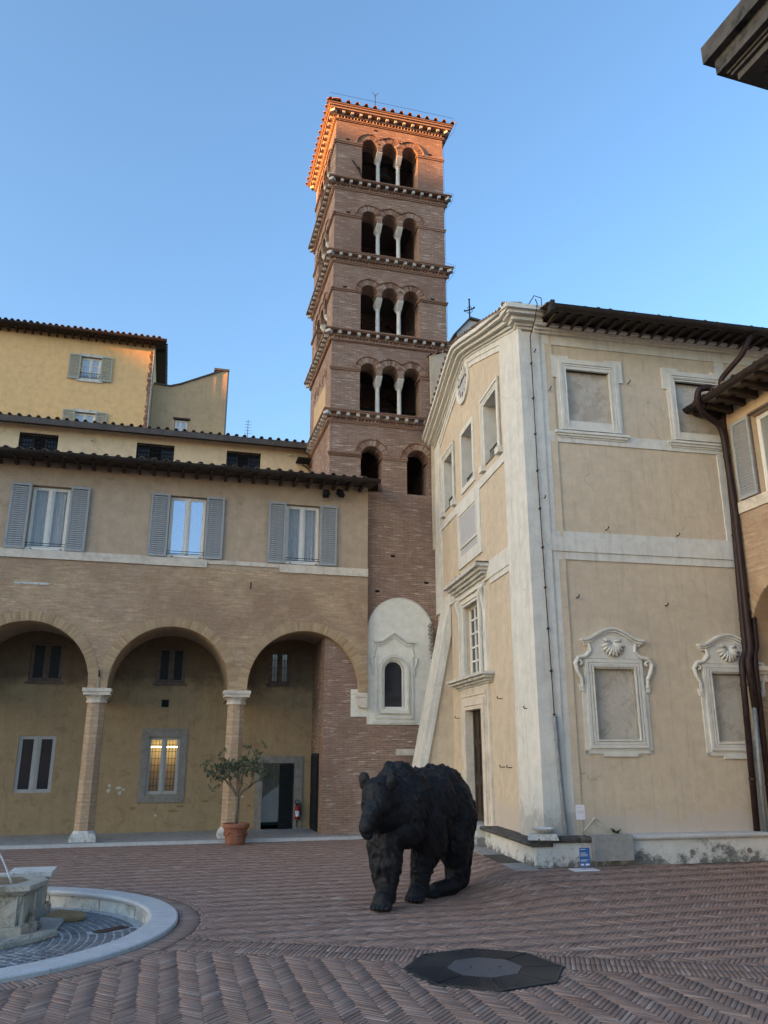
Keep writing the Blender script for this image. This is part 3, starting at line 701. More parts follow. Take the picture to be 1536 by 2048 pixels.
def casement(par, x0, x1, z0, z1, y, mat='white_paint', glass='glass', fr=.06, mid=.10, cols=1, rows=1, bar=.03, name='window', back=None, depth=.3, arch=0):
    """two-leaf glazed window, frame front at y; frame, panes and what hangs behind are sub-parts"""
    x0, x1 = min(x0, x1), max(x0, x1); xm = (x0 + x1) / 2
    f = MB(); f.ring(x0, x1, z0, z1, fr, y + .06, y); f.box(xm - mid / 2, xm + mid / 2, y - .012, y + .05, z0 + fr, z1 - fr)
    f.box(xm - .015, xm + .015, y - .03, y - .012, z0 + fr, z1 - fr)
    for a, b in ((x0 + fr, xm - mid / 2), (xm + mid / 2, x1 - fr)):
        f.ring(a, b, z0 + fr, z1 - fr, .035, y + .055, y + .012)
        for i in range(1, cols): xx = a + (b - a) * i / cols; f.box(xx - bar / 2, xx + bar / 2, y + .014, y + .04, z0 + fr + .03, z1 - fr - .03)
        for i in range(1, rows): zz = z0 + fr + (z1 - z0 - 2 * fr) * i / rows; f.box(a + .03, b - .03, y + .016, y + .038, zz - bar / 2, zz + bar / 2)
    o = f.build(name, M[mat], par)
    for a, b in ((x0 + fr + .03, xm - mid / 2 - .03), (xm + mid / 2 + .03, x1 - fr - .03)):
        for i in range(cols):
            for j in range(rows):
                xa, xb = a + (b - a) * i / cols, a + (b - a) * (i + 1) / cols; za = z0 + fr + .03 + (z1 - z0 - 2 * fr - .06) * j / rows; zb = z0 + fr + .03 + (z1 - z0 - 2 * fr - .06) * (j + 1) / rows
                p = MB(); dx = random.uniform(-.002, .002); p.quad((xa, y + .03, za), (xb, y + .03 + dx, za), (xb, y + .03 + dx, zb), (xa, y + .03, zb)); p.build('pane', M[glass], o)
    if back:
        b = MB(); b.quad((x0, y + depth, z0), (x1, y + depth, z0), (x1, y + depth, z1), (x0, y + depth, z1))
        for q in (((x0, z0), (x0, z1)), ((x1, z0), (x1, z1)), ((x0, z1), (x1, z1)), ((x0, z0), (x1, z0))):
            b.quad((q[0][0], y + .05, q[0][1]), (q[1][0], y + .05, q[1][1]), (q[1][0], y + depth, q[1][1]), (q[0][0], y + depth, q[0][1]))
        b.build('reveal', M[back], o)
    return o
def curtain(par, x0, x1, z0, z1, y, mat='curtain', amp=.018, n=34, waves=6):
    m = MB()
    for i in range(n + 1):
        t = i / n; x = x0 + (x1 - x0) * t; yy = y + amp * math.sin(t * waves * 2 * PI) * (1 + .5 * math.sin(t * 9))
        m.v += [(x, yy, z0), (x, yy + .01, z1)]
    for i in range(n): m.f.append((2 * i, 2 * i + 2, 2 * i + 3, 2 * i + 1)); m.m.append(0)
    return m.build('curtain', M[mat], par, True)
def lattice(mb, x0, x1, z0, z1, y, nx, nz, r=.011):
    for i in range(nx + 1): x = x0 + (x1 - x0) * i / nx; mb.box(x - r, x + r, y - r, y + r, z0, z1)
    for i in range(nz + 1): z = z0 + (z1 - z0) * i / nz; mb.box(x0, x1, y - r * 1.8, y - r * .8, z - r, z + r)
    return mb

# ------------------------------------------------------------------ loggia building (left)
AX, AY, AANG = -7.832, 22.252, 14.8
lb = thing('loggia_building', 'two-storey brick and plaster building with arched loggia and blue-grey shutters', 'building', AX, AY, 0, AANG)
FLZ = .07; YF, YB = .06, .56; REAR = 2.32
ARCH = [(-7.34, -4.05), (-3.55, -.24), (.27, 3.54), (4.07, 7.36)]
w = MB(); ops = [op(a, b, 3.98, 4.10, True) for a, b in ARCH]
wall(w, -9, 7.60, 3.98, 7.50, ops, YF, YB, 0, 1, n=20); w.build('arcade_wall', [M['loggia_brick'], M['loggia_vous']], lb)
wins = [(-2.27, -1.235), (1.56, 2.605), (5.02, 6.06)]
w = MB(); wall(w, -9, 7.595, 7.50, 10.42, [op(a, b, 7.76, 9.64) for a, b in wins], YF + .012, YB, 0); w.build('upper_wall', M['loggia_plaster'], lb)
for a, b in ARCH:
    v = MB(); c = (a + b) / 2; r = (b - a) / 2; voussoirs(v, c, 4.10, r + .004, r + .27, 88, YF - .014, YF + .12)
    n0 = 3
    for k in range(n0):
        for s in (-1, 1): v.box(c + s * (r + .004), c + s * (r + .27 - .09), YF - .012, YF + .1, 3.985 + k * .05, 3.985 + k * .05 + .043)
    v.build('arch_ring', M['loggia_vous'], lb)
    v = MB(); n = 20                                     # barrel vault behind the arch
    for k in range(n):
        a0, a1 = PI * k / n, PI * (k + 1) / n; P = lambda t, y: (c + (r + .02) * math.cos(t), y, 4.10 + (r + .02) * math.sin(t))
        v.quad(P(a0, YB - .02), P(a1, YB - .02), P(a1, REAR + .02), P(a0, REAR + .02))
    v.box(c - r - .24, c - r - .02, YB, REAR, 3.75, 4.12); v.box(c + r + .02, c + r + .24, YB, REAR, 3.75, 4.12)
    v.build('vault', M['vault'], lb)
# columns
def column(x):
    c = thing('column', None, None, x, .30, 0); c.parent = lb; c.name = 'column'
    o8 = lambda r: [(r * math.cos(PI / 8 + k * PI / 4), r * math.sin(PI / 8 + k * PI / 4)) for k in range(8)]
    m = MB(); m.prismz(o8(.262), .33, 3.62, top=o8(.248)); m.build('shaft', M['loggia_brick'], c)
    m = MB(); m.box(-.33, .33, -.33, .33, .075, .20); m.prismz([(-.31, -.31), (.31, -.31), (.31, .31), (-.31, .31)], .20, .27, top=[(-.29, -.29), (.29, -.29), (.29, .29), (-.29, .29)])
    m.prismz(o8(.31), .27, .34, top=o8(.275)); m.build('base', M['marble'], c)
    m = MB(); m.prismz(o8(.29), 3.60, 3.66); m.prismz(o8(.262), 3.66, 3.74, top=o8(.29)); m.prismz(o8(.30), 3.74, 3.80, top=[(.33 * (1 if q[0] > 0 else -1), .33 * (1 if q[1] > 0 else -1)) if 0 else (q[0] * 1.16, q[1] * 1.16) for q in o8(.30)])
    m.box(-.35, .35, -.34, .34, 3.80, 3.88); m.box(-.375, .375, -.365, .365, 3.885, 3.98); m.build('capital', M['travertine'], c)
    return c
for x in (-7.6, -3.80, .02, 3.80): column(x)
# window sill band of travertine, stone by stone
x = -9.0
for x1, zt, zb in [(-7.4, 7.745, 7.50), (-5.7, 7.745, 7.50), (-3.9, 7.745, 7.50), (-2.3, 7.745, 7.50), (-.72, 7.745, 7.50), (.98, 7.745, 7.50), (2.73, 7.735, 7.49), (4.86, 7.735, 7.61), (6.2, 7.72, 7.475), (7.60, 7.72, 7.475)]:
    m = MB(); pr = .025 if zt - zb < .2 else .045; m.box(x + .003, x1 - .003, YF - pr, YF + .06, zb, zt); m.build('sill_stone', M['travertine'], lb); x = x1
for i, (a, b) in enumerate(wins):
    wo_ = casement(lb, a + .01, b - .01, 7.80, 9.62, YF + .14, 'white_paint', 'glass_sky' if i == 1 else 'clear', .055, .11, back='black' if i == 1 else 'curtain_grey', depth=.30)
    if i == 2: curtain(wo_, a + .05, b - .05, 7.85, 9.6, YF + .26, 'curtain', .022, 60, 9)
    if i == 0: curtain(wo_, a + .05, a + .43, 7.85, 9.6, YF + .26, 'curtain', .022, 30, 5); curtain(wo_, b - .48, b - .05, 7.85, 9.6, YF + .27, 'curtain', .022, 30, 5)
    m = MB(); m.box(a, b, YF - .02, YF + .16, 7.755, 7.80); m.build('window_ledge', M['white_paint'], lb)
    m = MB()
    for z in (7.86, 7.93): m.tube([(a - .02, YF - .03, z), (b + .02, YF - .03, z)], .009, 6)
    for xx in (a + .12, b - .12): m.tube([(xx, YF - .05, 7.77), (xx + .06, YF - .07, 7.765)], .012, 6)
    m.build('window_rail', M['iron'], lb)
    shutter_leaf(lb, a - .545, a - .01, YF - .035, 7.75, 9.66); shutter_leaf(lb, b + .01, b + .535, YF - .035, 7.75, 9.66)
# eave, roof
m = MB(); m.add([(-9, -.72, 10.29), (7.72, -.72, 10.29), (7.72, .5, 10.42), (-9, .5, 10.42), (-9, -.72, 10.33), (7.72, -.72, 10.33), (7.72, .5, 10.46), (-9, .5, 10.46)], [(0, 3, 2, 1), (4, 5, 6, 7), (0, 1, 5, 4), (1, 2, 6, 5), (2, 3, 7, 6), (3, 0, 4, 7)]); m.build('eave_boards', M['soffit'], lb)
rafters(lb, -3.6, 7.5, .42, -.66, .10, 10.30, .105, .08)
roof_sheet(-9, 7.72, -.70, 10.36, 4.2, 11.75).build('roof', M['tile'], lb)
tiles_row(lb, -3.6, 7.6, -.76, 10.40, .33, math.atan2(1.39, 4.9), COPPO2)
gutter(lb, -9, 7.78, -.78, 10.36)
# loggia interior
m = MB(); m.box(-9, 9.6, -.30, REAR + 2.4, -.3, FLZ); m.build('portico_floor', M['slab_grey'], lb)
x = -9.0
while x < 9.4:
    l = random.uniform(1.1, 1.9); m = MB(); m.box(x + .004, min(x + l, 9.6) - .004, -.42, -.295, -.2, FLZ + .008); m.build('kerb_stone', M['rim_stone'], lb); x += l
rops = [op(-2.12, -1.19, 4.30, 5.46), op(1.51, 2.37, 4.32, 5.42), op(4.95, 5.62, 4.35, 5.39), op(-2.15, -1.15, 1.19, 2.755), op(1.445, 2.36, 1.11, 2.73), op(4.87, 5.84, FLZ, 1.97), op(1.725, 1.945, 3.61, 3.82)]
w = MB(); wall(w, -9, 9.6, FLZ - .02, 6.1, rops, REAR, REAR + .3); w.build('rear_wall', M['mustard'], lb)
for k in range(3):
    casement(lb, rops[k]['x0'], rops[k]['x1'], rops[k]['z0'], rops[k]['z1'], REAR + .05, 'wood_frame' if k != 2 else 'wood_frame', ('pane_dark', 'pane_dark', 'glass_pale')[k], .07, .10, 2 if k == 2 else 1, 4 if k == 2 else 1, .018, back='black', depth=.28)
    m = MB(); q = rops[k]; m.box(q['x0'] - .08, q['x1'] + .08, REAR - .05, REAR + .08, q['z0'] - .07, q['z0']); m.build('window_sill', M['wood_frame'], lb)
o = casement(lb, -2.15, -1.15, 1.19, 2.755, REAR + .04, 'grey_frame', 'glass', .06, .14, back='black', depth=.3)
curtain(o, -2.08, -1.78, 1.25, 2.7, REAR + .14, 'curtain_grey', .015, 20, 4); curtain(o, -1.42, -1.22, 1.25, 2.7, REAR + .14, 'curtain_grey', .015, 16, 3)
lattice(MB(), -2.1, -1.2, 1.25, 2.7, REAR + .20, 6, 9, .008).build('grille', M['iron'], o)
o = casement(lb, 1.445, 2.36, 1.11, 2.73, REAR + .06, 'grey_frame', 'glass', .05, .10, back=None)
m = MB(); y = REAR + .9
m.quad((1.0, y, .6), (2.9, y, .6), (2.9, y, 3.1), (1.0, y, 3.1)); m.quad((1.0, REAR + .31, .6), (1.0, y, .6), (1.0, y, 3.1), (1.0, REAR + .31, 3.1)); m.quad((2.9, REAR + .31, .6), (2.9, y, .6), (2.9, y, 3.1), (2.9, REAR + .31, 3.1)); m.quad((1.0, REAR + .31, 3.1), (2.9, REAR + .31, 3.1), (2.9, y, 3.1), (1.0, y, 3.1))
m.build('lit_room', M['room'], lb)
m = MB(); m.box(1.3, 2.55, REAR + .60, REAR + .66, 2.43, 2.46); m.build('lamp_tube', emis('fluorescent', (1, .84, .45), 6), lb)
lattice(MB(), 1.47, 2.34, 1.14, 2.7, REAR + .20, 9, 8, .0075).build('grille', M['iron'], o)
for p in o.children:
    if p.name.startswith('pane'): p.data.materials[0] = M['clear']
for q in [(1.235, 1.45, .88, 2.98), (2.355, 2.565, .88, 2.98), (1.452, 2.353, 2.735, 2.98), (1.452, 2.353, .88, 1.105)]:
    m = MB(); m.box(q[0] + .002, q[1] - .002, REAR - .035, REAR + .05, q[2], q[3]); m.build('frame_stone', M['grey_stone'], lb)
for q in [(4.66, 4.87, FLZ, 2.18), (5.84, 6.10, FLZ, 2.18), (4.872, 5.838, 1.97, 2.18)]:
    m = MB(); m.box(q[0], q[1], REAR - .04, REAR + .06, q[2], q[3]); m.build('door_jamb', M['grey_stone'], lb)
m = MB(); m.box(1.73, 1.94, REAR - .02, REAR + .02, 3.61, 3.82); lattice(m, 1.74, 1.93, 3.62, 3.81, REAR - .025, 3, 4, .006); m.build('vent_grille', M['iron'], lb)
# stair room seen through the doorway, its door leaf
m = MB(); y0, y1 = REAR + .31, REAR + 2.3
m.quad((4.6, y0, FLZ), (6.1, y0, FLZ), (6.1, y1, FLZ), (4.6, y1, FLZ)); m.quad((4.6, y1, FLZ), (6.1, y1, FLZ), (6.1, y1, 3), (4.6, y1, 3)); m.quad((4.6, y0, FLZ), (4.6, y1, FLZ), (4.6, y1, 3), (4.6, y0, 3)); m.quad((6.1, y0, FLZ), (6.1, y1, FLZ), (6.1, y1, 3), (6.1, y0, 3))
m.build('stair_room', M['white_wall'], lb)
m = MB(); m.prism([(4.65, FLZ), (6.05, FLZ), (6.05, 1.62), (4.65, .62)], y0 + .9, y0 + 1.0); m.build('stair_side', M['white_wall'], lb)
m = MB(); m.prism([(4.65, FLZ), (6.05, FLZ), (6.05, .17), (4.65, .17)], y0 + .88, y0 + .9); m.build('skirting', M['green_skirt'], lb)
m = MB()
for k in range(9): xx = 4.7 + k * .15; m.tube([(xx, y0 + .95, .66 + (xx - 4.65) * .71), (xx, y0 + .95, 1.45 + (xx - 4.65) * .71)], .009, 5)
m.tube([(4.65, y0 + .95, 1.42), (6.05, y0 + .95, 2.42)], .018, 6); m.build('stair_railing', M['grey_frame'], lb)
d = MB(); d.box(0, .42, -.02, .02, 0, 1.86); d.ring(.04, .38, .1, .85, .03, -.02, -.03); d.ring(.04, .38, .95, 1.75, .03, -.02, -.03); d.build('door_leaf', M['door_dark'], lb, False, (5.80, REAR - .03, FLZ + .01), (0, 0, R(188)))
# impost block of the last arch against the tower, patch of plaster below it
m = MB(); m.box(7.27, 7.60, YF - .05, YB, 3.84, 3.98); m.prism([(7.30, 3.74), (7.34, 3.60), (7.40, 3.55), (7.60, 3.55), (7.60, 3.835), (7.30, 3.835)], YF - .04, YB - .05); m.build('impost_corbel', M['travertine'], lb)
m = MB()
for (x, z) in [(.03, 4.30), (4.02, 6.95)]: m.tube([(x, YF - .01, z), (x + .01, YF - .10, z), (x + .01, YF - .11, z + .16)], .018, 6)
m.build('iron_hook', M['iron'], lb)
m = MB(); m.tube([(.04, YF - .03, 3.99), (.06, YF - .03, 4.5)], .012, 6); m.build('cable_conduit', M['conduit'], lb)
m = MB(); m.box(-2.43, -1.50, YF - .016, YF + .03, 6.76, 6.82); m.build('marble_strip', M['marble'], lb)

def splash(par, cx, cz, w, h, y, mat, name, n=18):
    m = MB(); pts = []
    for k in range(n):
        a = 2 * PI * k / n; r = random.uniform(.45, 1.0); pts.append((cx + w * r * math.cos(a), cz + h * r * math.sin(a)))
    m.prism(pts, y - .002, y + .01); return m.build(name, M[mat], par)
for cx, cz, w_, h_, mt in ((.44, 1.36, .05, .05, 'peel'), (.42, 1.22, .07, .07, 'peel'), (.70, 1.30, .12, .05, 'peel'), (.74, 1.16, .07, .08, 'peel'), (.84, 1.25, .06, .04, 'peel'), (1.80, .52, .05, .05, 'peel'), (2.28, .64, .24, .05, 'ochre'), (2.5, .76, .14, .05, 'ochre'), (1.15, .72, .14, .07, 'ochre'), (-2.65, 1.02, .05, .05, 'peel'), (4.5, .75, .10, .05, 'ochre'), (4.3, 1.0, .05, .04, 'peel'), (3.2, .9, .16, .05, 'ochre')): splash(lb, cx, cz, w_, h_, REAR, mt, 'peeled_patch')

# ------------------------------------------------------------------ bell tower
tv = Vector((AX, AY)) + Vector((math.cos(R(AANG)), math.sin(R(AANG)))) * 6.36 + Vector((-math.sin(R(AANG)), math.cos(R(AANG)))) * .27
TW = 4.10; TT = .62
tw = thing('bell_tower', 'tall square red-brown brick bell tower with arched openings and marble block cornices', 'bell tower', tv.x, tv.y, 0, AANG)
TRI = [(.98, 1.58), (1.74, 2.34), (2.51, 3.11)]; DBL = [(1.03, 1.77), (2.59, 3.33)]
STO = [(13.04, 14.56, 13.00), (15.99, 17.55, 15.95), (19.01, 20.57, 18.97), (22.04, 23.66, 22.00)]
allops = [op(a, b, 10.33, 11.52, True) for a, b in DBL] + [op(a, b, z0, z1, True) for z0, z1, _ in STO for a, b in TRI]
# the middle arches meet over the columns: the wall between openings is cut out below the springing
for o in allops:
    if o['z0'] > 12:
        if o['x0'] > 1.2: o['jl'] = o['z1'] - .10
        if o['x1'] < 3.0: o['jr'] = o['z1'] - .10
allops += [dict(op(a, b, z0, z1 - .10), jl=None, jr=None) for z0, z1, _ in STO for a, b in ((1.58, 1.74), (2.34, 2.51))]
for i, (pos, ang) in enumerate([((0, 0), 0), ((TW, 0), 90), ((TW, TW), 180), ((0, TW), 270)]):
    m = MB(); holes = list(allops)
    if i == 3: holes = [o for o in holes if not (o['z0'] < 15.5)]
    if i == 0: holes += [op(1.79, 2.44, 3.55, 4.66, True)]
    if i == 1: holes = [o for o in holes if o['z0'] > 15.5]
    if i == 2: holes = [o for o in holes if o['z0'] > 12]
    wall(m, 0 if i % 2 == 0 else TT, TW if i % 2 == 0 else TW - TT, -.2, 24.9, holes, 0, TT, 0, 0, n=10)
    m.build('tower_wall', M['tower_brick'], tw, False, (pos[0], pos[1], 0), (0, 0, R(ang)))
ARCHV = {}
def tower_side(pos, ang, full):
    """arch rings, string courses and columns of one side, in that side's own frame"""
    L = lambda *p: p
    rot = (0, 0, R(ang)); loc = (pos[0], pos[1], 0)
    def b(mb, name, mat, par=tw): return mb.build(name, M[mat], par, False, loc, rot)
    rows = [(z1, TRI) for _, z1, _ in STO] if full != 'left' else [(z1, TRI) for _, z1, _ in STO[1:]]
    if full != 'left': rows.append((11.52, DBL))
    for z1, opn in rows:
        for a, c in opn:
            cx, r = (a + c) / 2, (c - a) / 2; m = MB()
            lim = .0 if opn is DBL else 0
            a0, a1 = 0.0, PI
            if opn is TRI:                                  # clip where neighbouring rings meet
                g = .08 / (r + .10); k = math.acos(min(1, (r + .085) / (r + .21)))
                a0 = k * .75 if cx < 2.7 else 0; a1 = PI - (k * .75 if cx > 1.4 else 0)
            voussoirs(m, cx, z1, r + .004, r + .205, 26 if opn is TRI else 34, -.022, .10, a0, a1, .10, .004); b(m, 'arch_ring', 'tower_vous')
            m = MB(); k2 = math.acos(min(1, (r + .085) / (r + .26)))
            h0 = k2 if (opn is TRI and cx < 2.7) else 0.0; h1 = PI - (k2 if (opn is TRI and cx > 1.4) else 0)
            arcband(m, cx, z1, r + .212, r + .262, 0, -.06, h0, h1, 16); b(m, 'hood_course', 'tower_rim')
        segs = [(-.06, opn[0][0] + .02), (opn[-1][1] - .02, TW + .06)] + ([(opn[0][1] - .02, opn[1][0] + .02)] if opn is DBL else [])
        for s0, s1 in segs:
            m = MB(); e0 = s0; e1 = s1
            m.box(e0, e1, -.06, .04, z1 - .005, z1 + .045); m.box(e0 + .02, e1 - .02, -.035, .04, z1 - .06, z1 - .006); b(m, 'string_course', 'tower_rim')
            for xx in (s0, s1):                             # the course runs back into the opening
                if 0 < xx < TW: m2 = MB(); m2.box(xx - .025, xx + .025, .041, TT, z1 - .03, z1 + .045); b(m2, 'string_course', 'tower_rim')
    if full == 'left': sto = STO[1:]
    else: sto = STO
    for z0, z1, _ in sto:
        for cx in (1.66, 2.425):
            cl = MB(); d = TT * .5
            cl.lathe([(.10, 0), (.10, .05), (.085, .07), (.078, .12), (.070, z1 - z0 - .52), (.078, z1 - z0 - .45), (.092, z1 - z0 - .43), (.092, z1 - z0 - .40)], 12, (cx, d, z0)); co = cl.build('column', M['church_pale'], tw, True, loc, rot)
            p = MB(); hb = z1 - .10
            p.add([(cx - .08, d - .10, hb - .30), (cx + .08, d - .10, hb - .30), (cx + .08, d + .10, hb - .30), (cx - .08, d + .10, hb - .30), (cx - .10, .02, hb - .045), (cx + .10, .02, hb - .045), (cx + .10, TT - .02, hb - .045), (cx - .10, TT - .02, hb - .045),
                   (cx - .10, .02, hb), (cx + .10, .02, hb), (cx + .10, TT - .02, hb), (cx - .10, TT - .02, hb)],
                  [(0, 3, 2, 1), (8, 9, 10, 11)] + [(i + q, (i + 1) % 4 + q, (i + 1) % 4 + q + 4, i + q + 4) for q in (0, 4) for i in range(4)])
            p.build('capital', M['church_pale'], co)
tower_side((0, 0), 0, 'front'); tower_side((0, TW), 270, 'left')
# bricked-up arches on the left face, lower storey
m = MB()
for z1, opn in ((14.56, TRI),):
    for a, c in opn: voussoirs(m, (a + c) / 2, z1, (c - a) / 2, (c - a) / 2 + .2, 24, -.02, .08, .25, PI - .25, .1, .004)
m.build('arch_ring', M['tower_vous'], tw, False, (0, TW, 0), (0, 0, R(270)))
m = MB(); m.box(.9, 3.2, -.012, .05, 13.25, 14.4); m.build('infill_patch', M['tan'], tw, False, (0, TW, 0), (0, 0, R(270)))
# cornices
def sq(mb, z0, z1, p, mi=0):
    o, i = -p, .05
    for (x0, x1, y0, y1) in ((o, TW + p, o, i), (o, TW + p, TW - i, TW + p), (o, i, i, TW - i), (TW - i, TW + p, i, TW - i)): mb.box(x0, x1, y0, y1, z0, z1, mi)
blk = MB(); blk.add([(-.05, -.17, 0), (.05, -.17, 0), (.05, 0, -.015), (-.05, 0, -.015), (-.05, -.17, .10), (.05, -.17, .10), (.05, 0, .10), (-.05, 0, .10)], [(0, 3, 2, 1), (4, 5, 6, 7), (0, 1, 5, 4), (1, 2, 6, 5), (2, 3, 7, 6), (3, 0, 4, 7)])
BLK = mesh_of(blk, 'corbel_block', M['church_pale'])
SIDES = [((0, 0), 0), ((TW, 0), 90), ((TW, TW), 180), ((0, TW), 270)]
def cornice(zt, big=False):
    m = MB(); z = zt
    if big:
        sq(m, z - .06, z, .34); sq(m, z - .12, z - .061, .31); sq(m, z - .20, z - .121, .26); z -= .20
    else:
        sq(m, z - .045, z, .25); sq(m, z - .08, z - .046, .22); z -= .08
    pb = .10; sq(m, z - .12, z, .05); sq(m, z - .155, z - .121, pb); zs = z - .155; k = 1.0
    sq(m, zs - .085, zs - .001, .03); sq(m, zs - .12, zs - .086, .07); sq(m, zs - .16, zs - .121, .04)
    for (px, py), ang in SIDES:                              # saw-tooth course of bricks set on edge
        ca, sa = math.cos(R(ang)), math.sin(R(ang)); n = 34
        for i in range(n):
            xx = (i + .5) * TW / n; w = TW / n * .42
            P = [(xx - w, -.03), (xx, -.03 - .065 * k), (xx + w, -.03)]
            P = [(px + a * ca - b * sa, py + a * sa + b * ca) for a, b in P]; m.prismz(P, zs - .078, zs - .008)
    co = m.build('cornice', M['tower_rim'], tw)
    for (px, py), ang in (SIDES if big else (SIDES[0], SIDES[3], SIDES[1])):
        ca, sa = math.cos(R(ang)), math.sin(R(ang)); n = 13
        for i in range(n + 1):
            xx = -.10 + (TW + .20) * i / n
            put('corbel_block', BLK, co, (px + xx * ca - (-pb * .4) * sa, py + xx * sa + (-pb * .4) * ca, z - .112), (random.uniform(-.03, .03), 0, R(ang) + random.uniform(-.06, .06) + (R(-45) if i == 0 else R(45) if i == n else 0)))
    return co
for zt in (13.00, 15.95, 18.97, 22.00): cornice(zt)
cornice(25.10, True)
for z in (9.6, 12.85, 15.8, 18.82, 21.85, 24.7): m = MB(); m.box(TT - .05, TW - TT + .05, TT - .05, TW - TT + .05, z, z + .12); m.build('floor_slab', M['tower_dark'], tw)
for z0, z1, _ in STO:
    for a, b, r_ in (((.8, .9, z0), (1.6, 2.6, z1 + .2), .045), ((3.3, .9, z0), (2.6, 2.6, z1 + .3), .06), ((.7, 1.0, z0 + .6), (3.4, 1.0, z0 + .62), .03)): m = MB(); m.tube([a, b], r_, 6); m.build('inner_beam', M['iron'], tw)
for z0, opn in [(10.33, DBL)] + [(z, TRI) for z, _, _ in STO[:2]]:
    m = MB()
    for a, c in opn:
        for i in range(11): xx = a + (c - a) * (i + .5) / 11; m.box(xx - .008, xx + .008, TT * .7, TT * .7 + .016, z0, z0 + random.uniform(.10, .16))
    m.build('bird_spike', M['iron'], tw)
# roof
m = MB(); p = .36; m.add([(-p, -p, 25.095), (TW + p, -p, 25.095), (TW + p, TW + p, 25.095), (-p, TW + p, 25.095), (TW / 2, TW / 2, 25.75)], [(0, 1, 4), (1, 2, 4), (2, 3, 4), (3, 0, 4), (0, 3, 2, 1)]); rf = m.build('roof', M['tile'], tw)
for i in range(15): put('roof_tile', COPPO_O, rf, (-.30 + i * (TW + .6) / 14, -.41, 25.12), (.22, 0, random.uniform(-.08, .08)))
for i in range(15): put('roof_tile', COPPO_O, rf, (-.41, TW + .30 - i * (TW + .6) / 14, 25.12), (.22, 0, R(-90) + random.uniform(-.08, .08)))
m = MB(); m.tube([(1.97, 2, 25.7), (1.97, 2, 28.1)], .014, 5); m.tube([(1.85, 2, 28.2), (1.97, 2, 27.95), (2.09, 2, 28.2)], .01, 5)
m.tube([(-.35, -.45, 25.33), (TW + .35, -.45, 25.28)], .007, 4); m.build('lightning_rod', M['iron'], tw)
m = MB(); pth = [(TW + .35, -.45, 25.26), (TW + .42, -.48, 25.1), (TW + .34, -.34, 24.75), (TW + .02, -.03, 24.4)]
for z in (22.0, 18.97, 15.95): pth += [(TW + .02, -.03, z + .25), (TW + .28, -.28, z + .02), (TW + .26, -.26, z - .25), (TW + .02, -.03, z - .6)]
m.tube(pth, .006, 5); m.build('conductor_cable', M['gutter'], tw)
m = MB()
for (x, z) in [(.45, 23.78), (1.5, 24.4), (3.6, 23.78), (.42, 17.62), (3.6, 17.62), (2.1, 8.2), (.9, 9.3), (3.2, 7.4), (1.6, 7.05), (.9, 6.2), (.5, 20.66)]: m.box(x - .07, x + .07, -.002, .05, z, z + .075)
m.build('putlog_hole', M['black'], tw)
m = MB(); m.box(-.55, -.06, 3.15, 3.75, 12.42, 12.47); m.tube([(-.5, 3.45, 12.42), (-.02, 3.45, 12.05)], .02, 5); m.build('metal_canopy', M['iron'], tw)
m = MB(); m.tube([(.62, -.04, 22.9), (.83, -.07, 22.55), (.98, -.05, 22.25)], .022, 6); m.tube([(.80, -.06, 22.62), (.86, -.08, 22.54)], .05, 6); m.build('iron_stay', M['iron'], tw)
# doors and lower features of the tower
d = MB(); d.box(2.25, 3.42, -.03, .02, .09, 2.26); d.ring(2.32, 3.35, .2, 1.1, .05, -.03, -.05); d.ring(2.32, 3.35, 1.2, 2.18, .05, -.03, -.05); d.build('door', M['door_dark'], tw, False, (0, TW, 0), (0, 0, R(270)))
nx = 2.32; m = MB()                                          # arched plaster panel
pts = [(1.31, 3.08)] + [(3.36, 3.08)] + [(nx + 1.03 * math.cos(PI * i / 20), 5.86 + 1.03 * math.sin(PI * i / 20)) for i in range(21)]
hole = op(1.79, 2.44, 3.55, 4.66, True)
wall(m, 1.31, 3.35, 3.08, [(nx - 1.02 * math.cos(PI * i / 20), 5.86 + 1.02 * math.sin(PI * i / 20)) for i in range(21)], [hole], -.035, .01, back=False)
m.build('plaster_panel', M['niche_plaster'], tw)
m = MB(); m.box(.79, 1.305, -.028, .01, 3.30, 4.09); m.build('plaster_patch', M['niche_plaster'], tw)
m = MB(); arcband(m, 2.33, 5.86, 1.021, 1.05, -.0, -.05, 0, PI, 24); m.box(1.28, 1.309, -.05, 0, 3.08, 5.86); m.build('panel_edge', M['moulding'], tw)
wdo = MB(); cx, z1, r = 2.115, 4.66, .325
for r0, r1, y in ((r, r + .07, -.03), (r + .075, r + .13, -.10), (r + .135, r + .16, -.075)):
    arcband(wdo, cx, z1, r0, r1, .0, y, 0, PI, 24)
    for s in (-1, 1): wdo.box(cx + s * r0, cx + s * r1, y, 0, 3.45, z1)
wdo.box(1.66, 2.57, -.12, 0, 3.40, 3.50); wdo.box(1.52, 2.71, -.085, 0, 3.25, 3.345); wdo.box(1.45, 2.78, -.065, 0, 3.12, 3.19)
for s in (-1, 1):
    wdo.box(cx + s * .54, cx + s * .60, -.075, 0, 3.345, 5.10)
    wdo.tube([(cx + s * .60, -.05, 5.12), (cx + s * .72, -.06, 5.03), (cx + s * .70, -.06, 4.86), (cx + s * .63, -.05, 4.72), (cx + s * .66, -.05, 4.55)], [.03, .045, .04, .03, .035], 8)
    wdo.tube([(cx + s * .60, -.05, 5.50), (cx + s * .58, -.05, 5.3), (cx + s * .64, -.05, 5.14)], .025, 8)
for t_, pj in ((0, .13), (.07, .09), (.12, .065)):
    wdo.band([(cx - .64 + t_ * .6, 5.56 - t_), (cx - .40, 5.56 - t_), (cx, 5.83 - t_), (cx + .40, 5.56 - t_), (cx + .64 - t_ * .6, 5.56 - t_)], .055, -pj, 0)
wdo = wdo.build('window', M['moulding'], tw)
